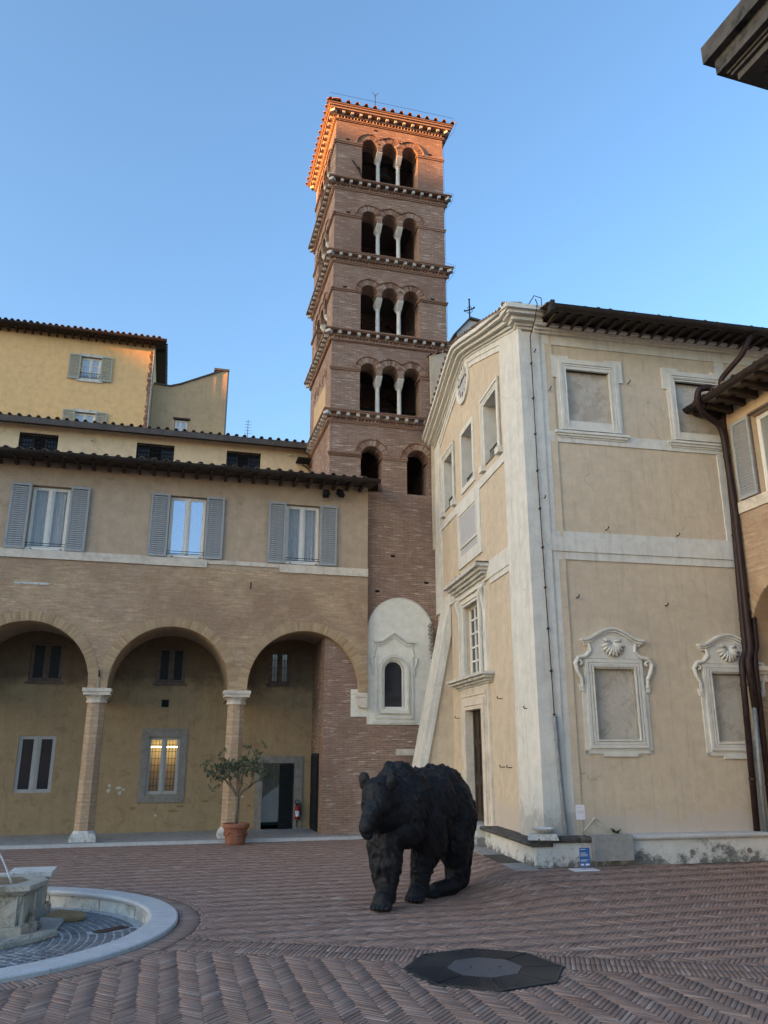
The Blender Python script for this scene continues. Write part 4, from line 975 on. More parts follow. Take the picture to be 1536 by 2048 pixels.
m = MB(); arcband(m, cx, z1, r - .05, r - .002, .10, .03, 0, PI, 20); m.box(cx - r + .002, cx - r + .05, .03, .10, 3.56, z1); m.box(cx + r - .05, cx + r - .002, .03, .10, 3.56, z1); m.box(cx - r + .05, cx + r - .05, .03, .10, 3.552, 3.60); m.build('frame', M['white_paint'], wdo)
m = MB(); m.prism([(cx - r + .03, 3.58), (cx + r - .03, 3.58)] + [(cx + (r - .03) * math.cos(PI * i / 16), z1 + (r - .03) * math.sin(PI * i / 16)) for i in range(17)], .085, .095); m.build('pane', M['glass'], wdo)
m = MB(); m.box(cx - .4, cx + .4, .55, .60, 3.4, 5.1); m.build('dark_back', M['black'], wdo)
m = MB(); m.box(2.18, 2.78, -.03, .05, 2.20, 2.385); m.build('marble_block', M['travertine'], tw)
m = MB()
for k in range(26): m.tube([(3.45 - .004 * k ** 1.2, -.02, 3.0 + k * .12), (3.52 - .004 * k ** 1.2, -.03, 3.12 + k * .12)], .06 + .03 * random.random(), 5)
m.build('crack_filling', M['grey_stone'], tw)
# bells
def bell(x, y, z, r, label):
    b = thing('bronze_bell', label, 'bell', tv.x + x * math.cos(R(AANG)) - y * math.sin(R(AANG)), tv.y + x * math.sin(R(AANG)) + y * math.cos(R(AANG)), z, AANG, 'bells in the top storey of the tower')
    m = MB(); m.lathe([(r, 0), (r * .98, r * .08), (r * .80, r * .35), (r * .66, r * .8), (r * .60, r * 1.3), (r * .52, r * 1.55), (r * .25, r * 1.68), (.0, r * 1.7)], 20); m.build('bell_body', M['bronze'], b, True)
    m = MB(); m.box(-r * 1.3, r * 1.3, -.09, .09, r * 1.8, r * 2.3); m.tube([(0, 0, r * 1.6), (0, 0, r * 1.85)], .05, 6); m.build('headstock', M['iron'], b)
    m = MB(); m.tube([(-2.0, 0, r * 2.05), (2.0, 0, r * 2.05)] if r > .33 else [(-1.0, 0, r * 2.05), (1.2, 0, r * 2.05)], .05, 6); m.build('axle', M['iron'], b)
bell(2.04, .92, 23.0, .34, 'dark bronze bell hanging behind the middle top opening of the tower')

# ------------------------------------------------------------------ church
CX, CY = 3.129, 16.520
ch = thing('church', 'cream and pale stucco church with curved gable, clock and blind windows beside the bell tower', 'church', CX, CY, 0, 12)
# ---- courtyard side (local frame: x along the wall to the right, y inwards)
SW = 12.0
m = MB(); wall(m, 0.0, SW, .2, 11.62, [op(1.05, 2.12, 9.24, 10.76), op(3.80, 4.92, 9.22, 10.73), op(1.20, 2.12, 2.57, 4.02), op(3.89, 4.81, 2.55, 3.99)], 0, .5); m.build('side_wall', M['church_tan'], ch)
for q in [(1.05, 2.12, 9.24, 10.76), (3.80, 4.92, 9.22, 10.73), (1.20, 2.12, 2.57, 4.02), (3.89, 4.81, 2.55, 3.99)]:
    m = MB(); m.box(q[0] - .02, q[1] + .02, .075, .20, q[2] - .02, q[3] + .02); m.build('blind_panel', M['church_grey'], ch)
# pale plaster bands, each proud of the wall
def bandpart(name, boxes, mat='church_pale', par=ch, rot=None, y1=.02):
    m = MB()
    for (a, b, c, d, p) in boxes: m.box(a, b, -p, y1, c, d)
    return m.build(name, M[mat], par, False, None, rot)
bandpart('corner_pilaster', [(-.06, .44, .55, 11.598, .06)])
bandpart('inner_strip', [(.4405, .60, .60, 6.27, .03), (.4405, .58, 6.90, 8.96, .03), (.4405, .58, 9.205, 11.36, .03)])
bandpart('frieze_band', [(.4405, SW, 11.361, 11.60, .03)])
bandpart('mid_band', [(.4405, SW, 6.445, 6.755, .055)]); bandpart('mid_band_border', [(.4405, SW, 6.756, 6.895, .03), (.4405, SW, 6.272, 6.444, .03)])
bandpart('sill_band', [(.4405, SW, 8.962, 9.204, .03)])
bandpart('right_strip', [(4.71, 4.95, 6.90, 8.96, .03), (4.93, 5.2, 9.21, 11.36, .03)])
m = MB()
for zz, pj in ((11.60, .10), (11.66, .16), (11.73, .24)): m.box(.30, SW, -pj, .1, zz, zz + .062)
m.build('eave_moulding', M['church_pale'], ch)
def moulded_window(x0, x1, z0, z1, xi0, xi1, zi0, zi1):
    o = MB(); o.ring(x0 + .10, x1 - .10, z0 + .06, z1 - .06, xi0 - x0 - .10, .01, -.045); o.ring(x0 + .16, x1 - .16, z0 + .06, z1 - .12, .07, .01, -.075); o.ring(x0 + .24, x1 - .24, z0 + .06, z1 - .20, .04, .01, -.06)
    o.box(x0, x0 + .10, -.045, .01, z1 - .55, z1); o.box(x1 - .10, x1, -.045, .01, z1 - .55, z1); o.box(x0 + .101, x0 + .42, -.045, .01, z1 - .059, z1); o.box(x1 - .42, x1 - .101, -.045, .01, z1 - .059, z1)
    o.ring(xi0 - .03, xi1 + .03, zi0 - .03, zi1 + .03, .03, .08, -.07)
    o = o.build('window_frame', M['moulding'], ch)
    s = MB(); s.box(x0 - .02, x1 + .02, -.11, .02, z0 - .035, z0 + .025); s.box(x0 + .02, x1 - .02, -.08, .02, z0 - .09, z0 - .036); s.box(x0 + .06, x1 - .06, -.05, .02, z0 - .13, z0 - .091); s.build('sill', M['moulding'], o)
moulded_window(.72, 2.47, 9.20, 11.09, 1.05, 2.12, 9.24, 10.76); moulded_window(3.50, 5.22, 9.18, 11.06, 3.80, 4.92, 9.22, 10.73)
def shell_niche(dx, dz):
    X = lambda x: x + dx; Z = lambda z: z + dz; cx = X(1.66)
    o = MB()
    o.ring(X(.995), X(2.325), Z(2.37), Z(4.19), .205, .01, -.035); o.ring(X(1.02), X(2.30), Z(2.41), Z(4.17), .065, .01, -.075); o.ring(X(1.10), X(2.22), Z(2.48), Z(4.10), .045, .01, -.07); o.ring(X(1.17), X(2.15), Z(2.54), Z(4.05), .03, .08, -.08)
    o.box(X(.93), X(.994), -.028, .01, Z(2.31), Z(3.65)); o.box(X(2.326), X(2.40), -.028, .01, Z(2.31), Z(3.65)); o.box(X(.93), X(2.40), -.028, .01, Z(2.30), Z(2.369)); o.box(X(1.30), X(2.05), -.05, .01, Z(2.245), Z(2.299))
    o.prism([(X(1.0), Z(4.191)), (X(2.32), Z(4.191)), (X(2.20), Z(4.36)), (X(2.17), Z(4.56)), (cx, Z(4.74)), (X(1.15), Z(4.56)), (X(1.12), Z(4.36))], -.05, .01)
    for s in (-1, 1):                                        # ear scrolls
        q = [(cx + s * .53, -.05, Z(4.52)), (cx + s * .50, -.06, Z(4.34)), (cx + s * .62, -.06, Z(4.23)), (cx + s * .78, -.06, Z(4.20)), (cx + s * .86, -.06, Z(4.08)), (cx + s * .82, -.06, Z(3.92)), (cx + s * .74, -.06, Z(3.78)), (cx + s * .73, -.05, Z(3.60))]
        o.tube(q, [.035, .035, .04, .045, .05, .045, .04, .035], 8)
        sp = [(cx + s * (.755 + (.085 - .012 * k) * math.cos(k * .9)), -.07, Z(4.08) + (.085 - .012 * k) * math.sin(k * .9)) for k in range(7)]; o.tube(sp, .026, 6)
        o.prism([(cx + s * .67, Z(3.66)), (cx + s * .80, Z(3.66)), (cx + s * .77, Z(3.52)), (cx + s * .70, Z(3.50))], -.06, .01)
    o = o.build('niche_frame', M['moulding'], ch)
    c = MB()                                                 # bowed cornice
    def crv(w, dz_): return [(cx + w * (2 * t - 1), Z(4.60) + dz_ + .24 * max(0, math.cos((2 * t - 1) * PI * .62)) ** 1.3) for t in np.linspace(0, 1, 15)]
    for w, d, t, p in ((.71, 0, .05, .13), (.68, -.05, .05, .095), (.64, -.10, .045, .065)): c.band(crv(w, d), t, -p, .01)
    c.build('cornice', M['moulding'], o)
    sh = MB()
    for k in range(9):
        a = R(200 + k * 17.5); L1 = .27 + .03 * math.sin(k * PI / 8); sh.tube([(cx - .0 + .03 * math.cos(a), -.07, Z(4.53) + .03 * math.sin(a)), (cx + L1 * .6 * math.cos(a), -.10, Z(4.53) + L1 * .6 * math.sin(a)), (cx + L1 * math.cos(a), -.07, Z(4.53) + L1 * math.sin(a))], [.016, .030, .034], 7)
    for s in (-1, 1): sh.tube([(cx + s * .05, -.06, Z(4.55)), (cx + s * .19, -.07, Z(4.57))], [.025, .035], 6)
    sh.build('scallop_shell', M['moulding'], o, True)
shell_niche(0, 0); shell_niche(2.70, -.05)
# ---- plinth along both sides
def plinth_run(frame, x0, x1, name='plinth'):
    m = MB(); m.add([(x0, -.27, -.1), (x1, -.27, -.1), (x1, .0, -.1), (x0, .0, -.1), (x0, -.24, .70), (x1, -.24, .70), (x1, .0, .70), (x0, .0, .70)], [(0, 3, 2, 1), (4, 5, 6, 7), (0, 1, 5, 4), (1, 2, 6, 5), (2, 3, 7, 6), (3, 0, 4, 7)])
    return m.build(name, M['plinth'], ch, False, frame[0], frame[1])
FRT = ((0, 0, 0), (0, 0, R(-92.5)))                          # facade frame: x' = -s, y inwards
plinth_run((None, None), -.30, SW)
m = MB(); m.add([(-3.15, -.36, -.1), (.27, -.36, -.1), (.27, 0, -.1), (-3.15, 0, -.1), (-3.15, -.30, .62), (.25, -.30, .62), (.25, 0, .62), (-3.15, 0, .62)], [(0, 3, 2, 1), (4, 5, 6, 7), (0, 1, 5, 4), (1, 2, 6, 5), (2, 3, 7, 6), (3, 0, 4, 7)]); m.build('plinth', M['plinth'], ch, False, *FRT)
m = MB(); m.tube([(-.30, -.27, .735), (.78, -.27, .735)], .055, 8); m.box(-.30, .78, -.27, .01, .70, .79); m.build('ledge_stone', M['dark_stone'], ch)
m = MB(); m.tube([(1.60, -.27, .75), (SW, -.27, .75)], .05, 8); m.box(1.60, SW, -.27, .01, .70, .80); m.build('ledge_stone', M['rim_stone'], ch)
m = MB(); m.box(-3.15, .29, -.40, .01, .62, .70); m.tube([(-3.15, -.40, .66), (.30, -.40, .66)], .04, 8); m.build('ledge_stone', M['dark_stone'], ch, False, *FRT)
for s in (1.79, 2.90, 4.16):
    m = MB(); m.lathe([(.055, 0), (.05, .012), (.0, .012)], 14); 
    for k in range(8): a = k * PI / 4; m.tube([(.012 * math.cos(a), .012 * math.sin(a), .014), (.045 * math.cos(a), .045 * math.sin(a), .016)], [.006, .014], 5)
    m.build('rosette', M['grey_stone'], ch, False, (s, -.262, .46), (R(90), 0, 0))
# ---- facade
fw = MB(); FH = 8.66
gab = [(-FH, 12.22), (-6.9, 12.86), (-5.4, 13.37), (-5.0, 13.49), (-4.75, 13.56), (-4.5, 13.58), (-4.25, 13.53), (-3.6, 13.34), (-2.0, 12.80), (0, 12.08)]
fops = [op(-2.95, -1.87, 9.40, 11.05), op(-5.20, -4.12, 9.40, 11.09), op(-7.33, -6.33, 9.42, 11.06), op(-5.40, -3.95, 4.26, 6.10), op(-5.43, -3.75, .64, 3.45)]
wall(fw, -FH, 0, .0, gab, fops, 0, .75); fw.build('facade_wall', M['church_tan'], ch, False, *FRT)
fb = lambda n, b, mat='church_pale': bandpart(n, b, mat, ch, FRT[1])
m = MB(); m.prism([(-1.36, .62), (.06, .62), (.06, 11.74), (-1.36, 12.20)], -.06, .02); m.build('corner_pilaster', M['church_pale'], ch, False, *FRT)
m = MB(); m.prism([(-FH, 6.4), (-7.88, 6.4), (-7.88, 12.06), (-FH, 11.82)], -.06, .02); m.build('end_pilaster', M['church_pale'], ch, False, *FRT)
fb('sill_band', [(-7.88, -1.3605, 8.97, 9.20, .03)]); fb('mid_band', [(-7.88, -1.3605, 6.44, 6.76, .055)]); fb('mid_band_border', [(-3.0, -1.3605, 6.76, 6.88, .03), (-3.0, -1.3605, 6.30, 6.44, .03)])
m = MB(); top = [(-7.88, 12.05)] + [(x, z - .41) for x, z in gab[1:-1]] + [(-1.365, 12.16)]
m.band(top, .16, -.05, .02); m.band([(x, z - .161) for x, z in top], .15, -.03, .02); m.build('gable_border', M['church_pale'], ch, False, *FRT)
m = MB()
for d, t, p in ((0, .11, .46), (-.11, .08, .38), (-.19, .10, .26), (-.29, .07, .14), (-.36, .06, .08)): m.band([(x - (.3 if i == 0 else 0) + (p if i == len(gab) - 1 else 0), z + d) for i, (x, z) in enumerate(gab)], t, -p, .05)
m.build('raking_cornice', M['moulding'], ch, False, *FRT)
m = MB()
for d, t, p in ((0, .11, .46), (-.11, .08, .38), (-.19, .10, .26), (-.29, .07, .14), (-.36, .06, .08)): m.box(-p + .02, .46 + (.46 - p) * .1, -p, .1, 12.08 + d - t, 12.08 + d)
m.build('cornice_return', M['moulding'], ch)
for i in range(17):                                          # tiles laid along the rake
    t = i / 16 * (len(gab) - 1); k = min(int(t), len(gab) - 2); f_ = t - k; x = gab[k][0] + (gab[k + 1][0] - gab[k][0]) * f_; z = gab[k][1] + (gab[k + 1][1] - gab[k][1]) * f_
xs = np.linspace(-FH - .1, .30, 38); gx_ = [p[0] for p in gab]; gz_ = [p[1] for p in gab]
for x in xs:
    z = float(np.interp(x, gx_, gz_)); sl = math.atan2(float(np.interp(x + .1, gx_, gz_)) - float(np.interp(x - .1, gx_, gz_)), .2)
    c, s = math.cos(R(-92.5)), math.sin(R(-92.5)); yy = -.50
    put('roof_tile', COPPO, ch, (x * c - yy * s, x * s + yy * c, z + .03), (.10, -sl, R(-92.5) + random.uniform(-.06, .06)))
ck = MB(); cc = (-4.86, 12.68)
arcband(ck, *cc, .52, .66, .01, -.055, 0, 2 * PI, 40); arcband(ck, *cc, .60, .68, .01, -.07, 0, 2 * PI, 40); arcband(ck, *cc, .50, .54, .01, -.062, 0, 2 * PI, 40); ck = ck.build('clock_surround', M['moulding'], ch, False, *FRT)
m = MB(); m.prism([(cc[0] + .51 * math.cos(2 * PI * k / 40), cc[1] + .51 * math.sin(2 * PI * k / 40)) for k in range(40)], -.048, .01); m.build('clock_face', M['clock_face'], ck)
for k in range(12):
    a = k * PI / 6; u, w = math.cos(a), math.sin(a); m = MB(); e_ = .022 if k % 3 == 0 else .012
    m.prism([(cc[0] + u * r_ - w * q_, cc[1] + w * r_ + u * q_) for r_, q_ in ((.34, -e_ * 1.3), (.47, -e_ * 1.7), (.47, e_ * 1.7), (.34, e_ * 1.3))], -.056, -.047); m.build('hour_mark', M['gutter_grey'], ck)
m = MB()
for a, l, w_ in ((R(10), .40, .03), (R(200), .27, .034)): u, w = math.cos(a), math.sin(a); m.prism([(cc[0] - w * w_ - u * .06, cc[1] + u * w_ - w * .06), (cc[0] + w * w_ - u * .06, cc[1] - u * w_ - w * .06), (cc[0] + u * l, cc[1] + w * l)], -.072, -.060)
m.build('clock_hand', M['iron'], ck)
def facade_window(x0, x1, z0, z1, moulded):
    o = MB(); w = .24 if moulded else .15
    if moulded:
        o.ring(x0 - w, x1 + w, z0, z1 + w, .24, .01, -.04, bottom=False); o.ring(x0 - w, x1 + w, z0, z1 + w, .07, .01, -.07, bottom=False); o.ring(x0 - .12, x1 + .12, z0, z1 + .12, .04, .01, -.055, bottom=False)
        for a in (x0 - .30, x1 + .02): o.box(a, a + .28, -.13, .01, z0 - .14, z0 + .02)
    else: o.ring(x0 - w, x1 + w, z0 - .05, z1 + w, .15, .01, -.04)
    o = o.build('window_surround', M['moulding'], ch, False, *FRT)
    r = MB(); t_ = .002
    r.quad((x0 + t_, -.0, z0), (x0 + t_, .5, z0), (x0 + t_, .5, z1), (x0 + t_, 0, z1)); r.quad((x1 - t_, 0, z0), (x1 - t_, .5, z0), (x1 - t_, .5, z1), (x1 - t_, 0, z1)); r.quad((x0, 0, z1 - t_), (x1, 0, z1 - t_), (x1, .5, z1 - t_), (x0, .5, z1 - t_))
    r.build('reveal', M['church_pale'], o)
    s = MB(); s.box(x0, x1, -.03, .5, z0 + .003, z0 + .035); s.build('sill', M['grey_stone'], o)
    m = MB(); m.tube([(x0 + .03, .10, z0 + .38), (x1 - .03, .10, z0 + .38)], .016, 6); m.tube([(x0 + .03, .10, z0 + .12), (x1 - .03, .10, z0 + .12)], .012, 6)
    for k in range(9): xx = x0 + .08 + (x1 - x0 - .16) * k / 8; m.tube([(xx, .10, z0 + .1), (xx + .03, .09, z0 + .25), (xx, .10, z0 + .38)], .010, 5)
    m.build('iron_railing', M['iron'], o)
    p = casement(o, x0 + .01, x1 - .01, z0 + .04, z1 - .01, .46, 'white_paint', 'glass', .05, .09, 1, 3, .03, name='glazing', back=None)
for q in ((-2.95, -1.87, 9.40, 11.05, True), (-5.20, -4.12, 9.40, 11.09, False), (-7.33, -6.33, 9.42, 11.06, True)): facade_window(*q)
m = MB(); m.ring(-5.87, -3.55, 7.25, 9.0, .32, .01, -.045); m.ring(-5.60, -3.83, 7.78, 8.80, .06, .01, -.07); m.build('plaque_border', M['church_pale'], ch, False, *FRT)
m = MB(); m.box(-5.55, -3.88, -.035, .01, 7.50, 8.74); m.build('inscription_plaque', M['panel_stone'], ch, False, *FRT)
# great window and portal
o = MB(); x0, x1, z0, z1 = -5.40, -3.95, 4.26, 6.10
o.ring(x0 - .30, x1 + .30, z0 - .05, z1 + .30, .30, .01, -.08, bottom=False); o.ring(x0 - .30, x1 + .30, z0 - .05, z1 + .30, .08, .01, -.14, bottom=False); o.ring(x0 - .12, x1 + .12, z0 - .05, z1 + .12, .05, .01, -.11, bottom=False)
for s, xx in ((-1, x0 - .45), (1, x1 + .45)):
    o.box(xx - .13, xx + .13, -.05, .01, z0 - .05, 6.35); o.tube([(xx, -.07, 6.36), (xx + s * .02, -.14, 6.28), (xx, -.10, 6.12), (xx - s * .02, -.07, 5.95), (xx, -.06, 5.78)], [.05, .07, .055, .045, .03], 8); o.tube([(xx, -.06, 5.3), (xx, -.07, 5.15), (xx, -.05, 5.0)], [.02, .035, .015], 6)
gw = o.build('portal_window', M['moulding'], ch, False, *FRT)
m = MB(); cx = (x0 + x1) / 2
for t_, p, w, z in ((.09, .38, 1.72, 6.84), (.08, .28, 1.64, 6.75), (.08, .20, 1.58, 6.67), (.07, .12, 1.50, 6.59)): m.box(cx - w, cx + w, -p, .01, z - t_ + .001, z)
m.box(cx - 1.3, cx + 1.3, -.06, .01, 6.36, 6.52); m.build('hood_cornice', M['marble'], gw)
m = MB()
for k in range(34): xx = cx - 1.7 + 3.4 * random.random(); m.box(xx, xx + random.uniform(.04, .10), -random.uniform(.25, .37), -.05, 6.838, 6.845 + random.uniform(.01, .035))
m.build('lichen_crust', M['dark_stone'], gw)
m = MB(); m.ring(x0, x1, z0, z1, .07, .20, .11); 
for k in (1, 2): xx = x0 + (x1 - x0) * k / 3; m.box(xx - .03, xx + .03, .11, .18, z0 + .07, z1 - .07)
for k in range(1, 5): zz = z0 + (z1 - z0) * k / 5; m.box(x0 + .07, x1 - .07, .115, .17, zz - .022, zz + .022)
gl = m.build('glazing', M['white_paint'], gw)
for i in range(3):
    for j in range(5):
        xa, xb, za, zb = x0 + (x1 - x0) * i / 3 + .03, x0 + (x1 - x0) * (i + 1) / 3 - .03, z0 + (z1 - z0) * j / 5 + .02, z0 + (z1 - z0) * (j + 1) / 5 - .02
        p = MB(); p.quad((xa, .15, za), (xb, .15 + random.uniform(-.004, .004), za), (xb, .15, zb), (xa, .15, zb)); p.build('pane', M['glass_pane_red'] if 'glass_pane_red' in M else M['glass'], gl)
m = MB()
for p, w, z, t_ in ((.34, 1.78, 4.18, .07), (.26, 1.70, 4.11, .07), (.16, 1.62, 4.04, .06), (.09, 1.55, 3.98, .05)): m.box(cx - w, cx + w, -p, .01, z - t_ + .001, z)
dh = m.build('door_cornice', M['marble'], ch, False, *FRT)
m = MB(); x0, x1 = -5.43, -3.75
m.ring(x0 - .46, x1 + .46, .66, 3.92, .46, .01, -.07, bottom=False); m.ring(x0 - .30, x1 + .30, .66, 3.76, .06, .01, -.10, bottom=False); m.ring(x0 - .16, x1 + .16, .66, 3.62, .16, .01, -.12, bottom=False)
for xx in (x0, x1): m.box(xx - .001 if xx < -5 else xx - .10, xx + .10 if xx < -5 else xx + .001, -.115, .10, .66, 3.45)
m.box(x0 + .10, x1 - .10, -.10, .10, 3.36, 3.449); m.build('door_surround', M['travertine'], ch, False, *FRT)
d = MB(); d.box(x0 + .10, cx, .12, .18, .66, 3.36)
for z in (.8, 1.75, 2.6): d.ring(x0 + .2, cx - .1, z, z + .75, .05, .12, .095)
d.build('door_leaf', M['door_wood'], ch, False, *FRT)
d = MB(); d.box(0, .72, -.03, .03, 0, 2.68); d.ring(.08, .64, .1, 1.0, .05, -.03, -.05); d.ring(.08, .64, 1.1, 2.5, .05, -.03, -.05)
fc, fs_ = math.cos(R(-92.5)), math.sin(R(-92.5)); hx, hy = x1 - .12, .20
d.build('door_leaf', M['door_wood'], ch, False, (hx * fc - hy * fs_, hx * fs_ + hy * fc, .67), (0, 0, R(-92.5 + 100)))
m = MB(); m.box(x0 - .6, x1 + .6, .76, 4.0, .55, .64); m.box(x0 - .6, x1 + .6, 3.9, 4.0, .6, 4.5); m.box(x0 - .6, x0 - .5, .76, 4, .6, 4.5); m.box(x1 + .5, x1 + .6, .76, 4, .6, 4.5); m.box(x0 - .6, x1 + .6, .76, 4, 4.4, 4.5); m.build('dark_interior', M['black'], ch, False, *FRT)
for k, (dp, zt) in enumerate(((.50, .65), (.92, .50), (1.30, .37))):
    m = MB(); a, b = -6.2 - .18 * k, -3.16 + .0 * k; zb = zt - .14
    m.box(a, b, -dp, .0, zb - .3, zt - .045); m.box(a - .03, b - .002, -dp - .04, 0, zt - .044, zt); m.tube([(a - .03, -dp - .035, zt - .022), (b, -dp - .035, zt - .022)], .022, 8); m.build('door_step', M['marble'], ch, False, *FRT)
# raking buttress beside the tower
P = lambda o, z: (o, z)
bt = MB(); s0, s1 = 7.0, 8.0
tri = [(0, 6.42), (.02, 6.42), (1.40, 0), (0, 0)]
bt.add([(-s, -o, z) for s in (s0, s1) for o, z in tri], [(0, 1, 2, 3), (7, 6, 5, 4), (0, 4, 5, 1), (1, 5, 6, 2), (2, 6, 7, 3)]); bt.build('raking_buttress', M['church_tan2'] if 'church_tan2' in M else M['church_tan'], ch, False, *FRT)
bt = MB(); 
for w0, w1, pj in ((-.02, .17, .05), (.15, .20, .08)):
    q = [(.02 + .0, 6.60 - w0 * 2.2), (.02, 6.42 - w1 * 4), (1.40 - w1, 0), (1.40 - w0, 0)]
    q = [(max(0.0, .40 - w1) * 0 + .0, 6.42 + .2)] if 0 else q
    bt.add([(-(s0 - pj), -o, z) for o, z in q] + [(-(s1 + .02), -o, z) for o, z in q], [(0, 1, 2, 3), (7, 6, 5, 4), (0, 4, 5, 1), (1, 5, 6, 2), (2, 6, 7, 3), (3, 7, 4, 0)])
bt.build('buttress_edge', M['church_pale'], ch, False, *FRT)
# roof over the side, eaves with rafters
m = MB(); m.add([(.45, -.80, 11.80), (SW, -.80, 11.80), (SW, .3, 11.92), (.45, .3, 11.92), (.45, -.80, 11.84), (SW, -.80, 11.84), (SW, .3, 11.96), (.45, .3, 11.96)], [(0, 3, 2, 1), (4, 5, 6, 7), (0, 1, 5, 4), (1, 2, 6, 5), (2, 3, 7, 6), (3, 0, 4, 7)]); m.build('eave_boards', M['soffit'], ch)
rafters(ch, .62, 8.0, .29, -.72, -.02, 11.80, .085, .075)
roof_sheet(.4, SW, -.80, 11.86, 4.5, 13.3, .30).build('roof', M['tile'], ch)
m = MB(); m.add([(.4, 4.5, 13.3), (SW, 4.5, 13.3), (SW, 9.0, 11.9), (.4, 9.0, 11.9)], [(0, 1, 2, 3)]); m.build('roof', M['tile'], ch)
tiles_row(ch, .35, 8.2, -.86, 11.885, .30, .26, COPPO)
tiles_row(ch, -.30, .4, -.40, 12.05, .24, .10, COPPO)
gutter(ch, .42, SW, -.90, 11.82, .11)
m = MB(); m.box(SW - .5, SW, 0, 9, 0, 11.9); m.box(1.2, SW, 8.5, 9, 0, 11.9); m.build('rear_walls', M['church_tan'], ch)
m = MB(); m.box(.36, .45, -1.0, -.78, 11.68, 11.92); m.build('rainwater_head', M['gutter'], ch)
# iron hooks in the walls
hk = MB(); hk.tube([(0, .02, 0), (0, -.09, .0), (.01, -.11, .025), (.01, -.09, .05)], .011, 6); HK = mesh_of(hk, 'iron_hook', M['iron'])
for x, z in ((.30, 11.1), (.33, 7.6), (2.6, 10.55), (1.75, 6.98), (3.45, 6.93), (.95, 5.45), (3.0, 5.35), (.62, 10.2)): put('iron_hook', HK, ch, (x, -.03, z))
for x, z in ((-2.4, 3.5), (-2.4, 2.0), (-1.9, 2.0), (-.6, 3.2), (-6.3, 3.2)): put('iron_hook', HK, ch, (x * fc + .03 * fs_, x * fs_ - .03 * fc, z), (0, 0, R(-92.5)))
# lightning conductor down the corner
m = MB(); m.tube([(.25, -.42, 12.25), (.26, -.48, 12.1), (.22, -.40, 11.75), (.20, -.12, 11.45), (.20, -.10, 8.0), (.235, -.10, 4.8), (.26, -.10, 3.05)], .012, 6)
for z in np.arange(3.05, 11.4, .86): xx = float(np.interp(z, [3, 4.8, 8], [.26, .235, .20])); m.tube([(xx, -.05, z), (xx, -.13, z)], .022, 6)
m.tube([(.1, -.30, 12.12), (.25, -.36, 12.38), (.42, -.36, 12.34), (.42, -.36, 12.1)], .012, 5); m.build('conductor_cable', M['gutter'], ch)
m = MB(); m.tube([(.262, -.11, 3.02), (.30, -.11, 1.9), (.36, -.11, .72)], .042, 10)
for z, xx in ((2.55, .275), (1.15, .335)): m.tube([(xx, -.11, z), (xx, -.11, z + .03)], .055, 10)
m.build('conduit_pipe', M['conduit'], ch)
# bell cote with its cross on the roof behind the gable, and the parapet by the tower
bc = thing('bell_cote', 'small cream gabled bell cote with dark coping rising behind the church gable', 'bell cote', 2.86, 23.42, 13.33, 12); bc.scale = (1.09, 1.09, 1.09)
m = MB(); m.prism([(-.46, -.9), (1.2, -.9), (1.2, 2.10), (-.05, 2.36), (-.46, 1.86)], 0, .6); m.build('wall', M['church_pale'], bc)
m = MB(); m.band([(-.60, 1.76), (-.05, 2.42), (1.2, 2.17)], .055, -.10, .66); m.build('coping', M['gutter_grey'], bc)
m = MB(); m.box(.05, .62, -.06, .1, 2.06, 2.18); m.build('coping_stone', M['marble'], bc)
cr = thing('iron_cross', 'wrought iron cross with trefoil arms standing on the bell cote', 'cross', 2.86, 23.75, 15.95, 12); cr.scale = (1.09, 1.09, 1.09)
m = MB(); m.tube([(0, 0, 0), (0, 0, .80)], .022, 6); m.tube([(-.14, .0, .42), (.14, 0, .55)], .02, 6)
for p in ((0, 0, .82), (-.15, 0, .41), (.15, 0, .56)):
    for d in ((.03, 0, .02), (-.03, 0, .02), (0, 0, .05)): m.tube([(p[0], 0, p[2]), (p[0] + d[0], 0, p[2] + d[2])], .018, 5)
m.tube([(-.09, 0, .40), (0, 0, .34), (.09, 0, .44), (.06, 0, .58), (0, 0, .62), (-.07, 0, .52)], .010, 5); m.build('cross_bars', M['iron'], cr)
pw = thing('parapet_wall', 'narrow cream wall with tiled coping between the bell tower and the church gable', 'wall', tv.x, tv.y, 0, AANG)
m = MB(); m.prism([(3.40, 8.5), (5.2, 8.5), (5.2, 15.95), (3.40, 15.35)], -.16, -.10); m.build('wall_face', M['church_tan'], pw)
for i in range(7): put('coping_tile', COPPO, pw, (3.42 + i * .26, -.26, 15.38 + i * .087), (.1, -.32, random.uniform(-.1, .1)))

# ------------------------------------------------------------------ right wing of the courtyard
wv = Vector((CX, CY)) + dS * 4.93; wx = wv.x; wy = wv.y
rw = thing('courtyard_wing', 'ochre brick wing at the right edge with arch, grey shutters and deep tiled eave', 'building', wx, wy, 0, AANG - 90)
m = MB(); wops = [op(.04, 3.34, 4.10, 4.33, True), op(3.9, 7.2, 4.10, 4.33, True)]
wall(m, -.3, 9, 4.10, 7.46, wops, 0, .5, 0, 1, n=20); m.build('arcade_wall', [M['loggia_brick'], M['loggia_vous']], rw)
m = MB(); wall(m, -.3, 9, 7.46, 10.25, [op(.99, 2.05, 7.72, 9.56), op(4.6, 5.66, 7.72, 9.56)], .012, .5); m.build('upper_wall', M['wing_plaster'], rw)
for a, b in ((.04, 3.34), (3.9, 7.2)):
    v = MB(); voussoirs(v, (a + b) / 2, 4.33, (b - a) / 2 + .004, (b - a) / 2 + .26, 88, -.012, .12); v.build('arch_ring', M['loggia_vous'], rw)
x = -.3
for x1 in (.9, 2.2, 3.6, 5, 6.5, 9): m = MB(); m.box(x + .003, x1 - .003, -.04, .1, 7.46, 7.71); m.build('sill_stone', M['travertine'], rw); x = x1
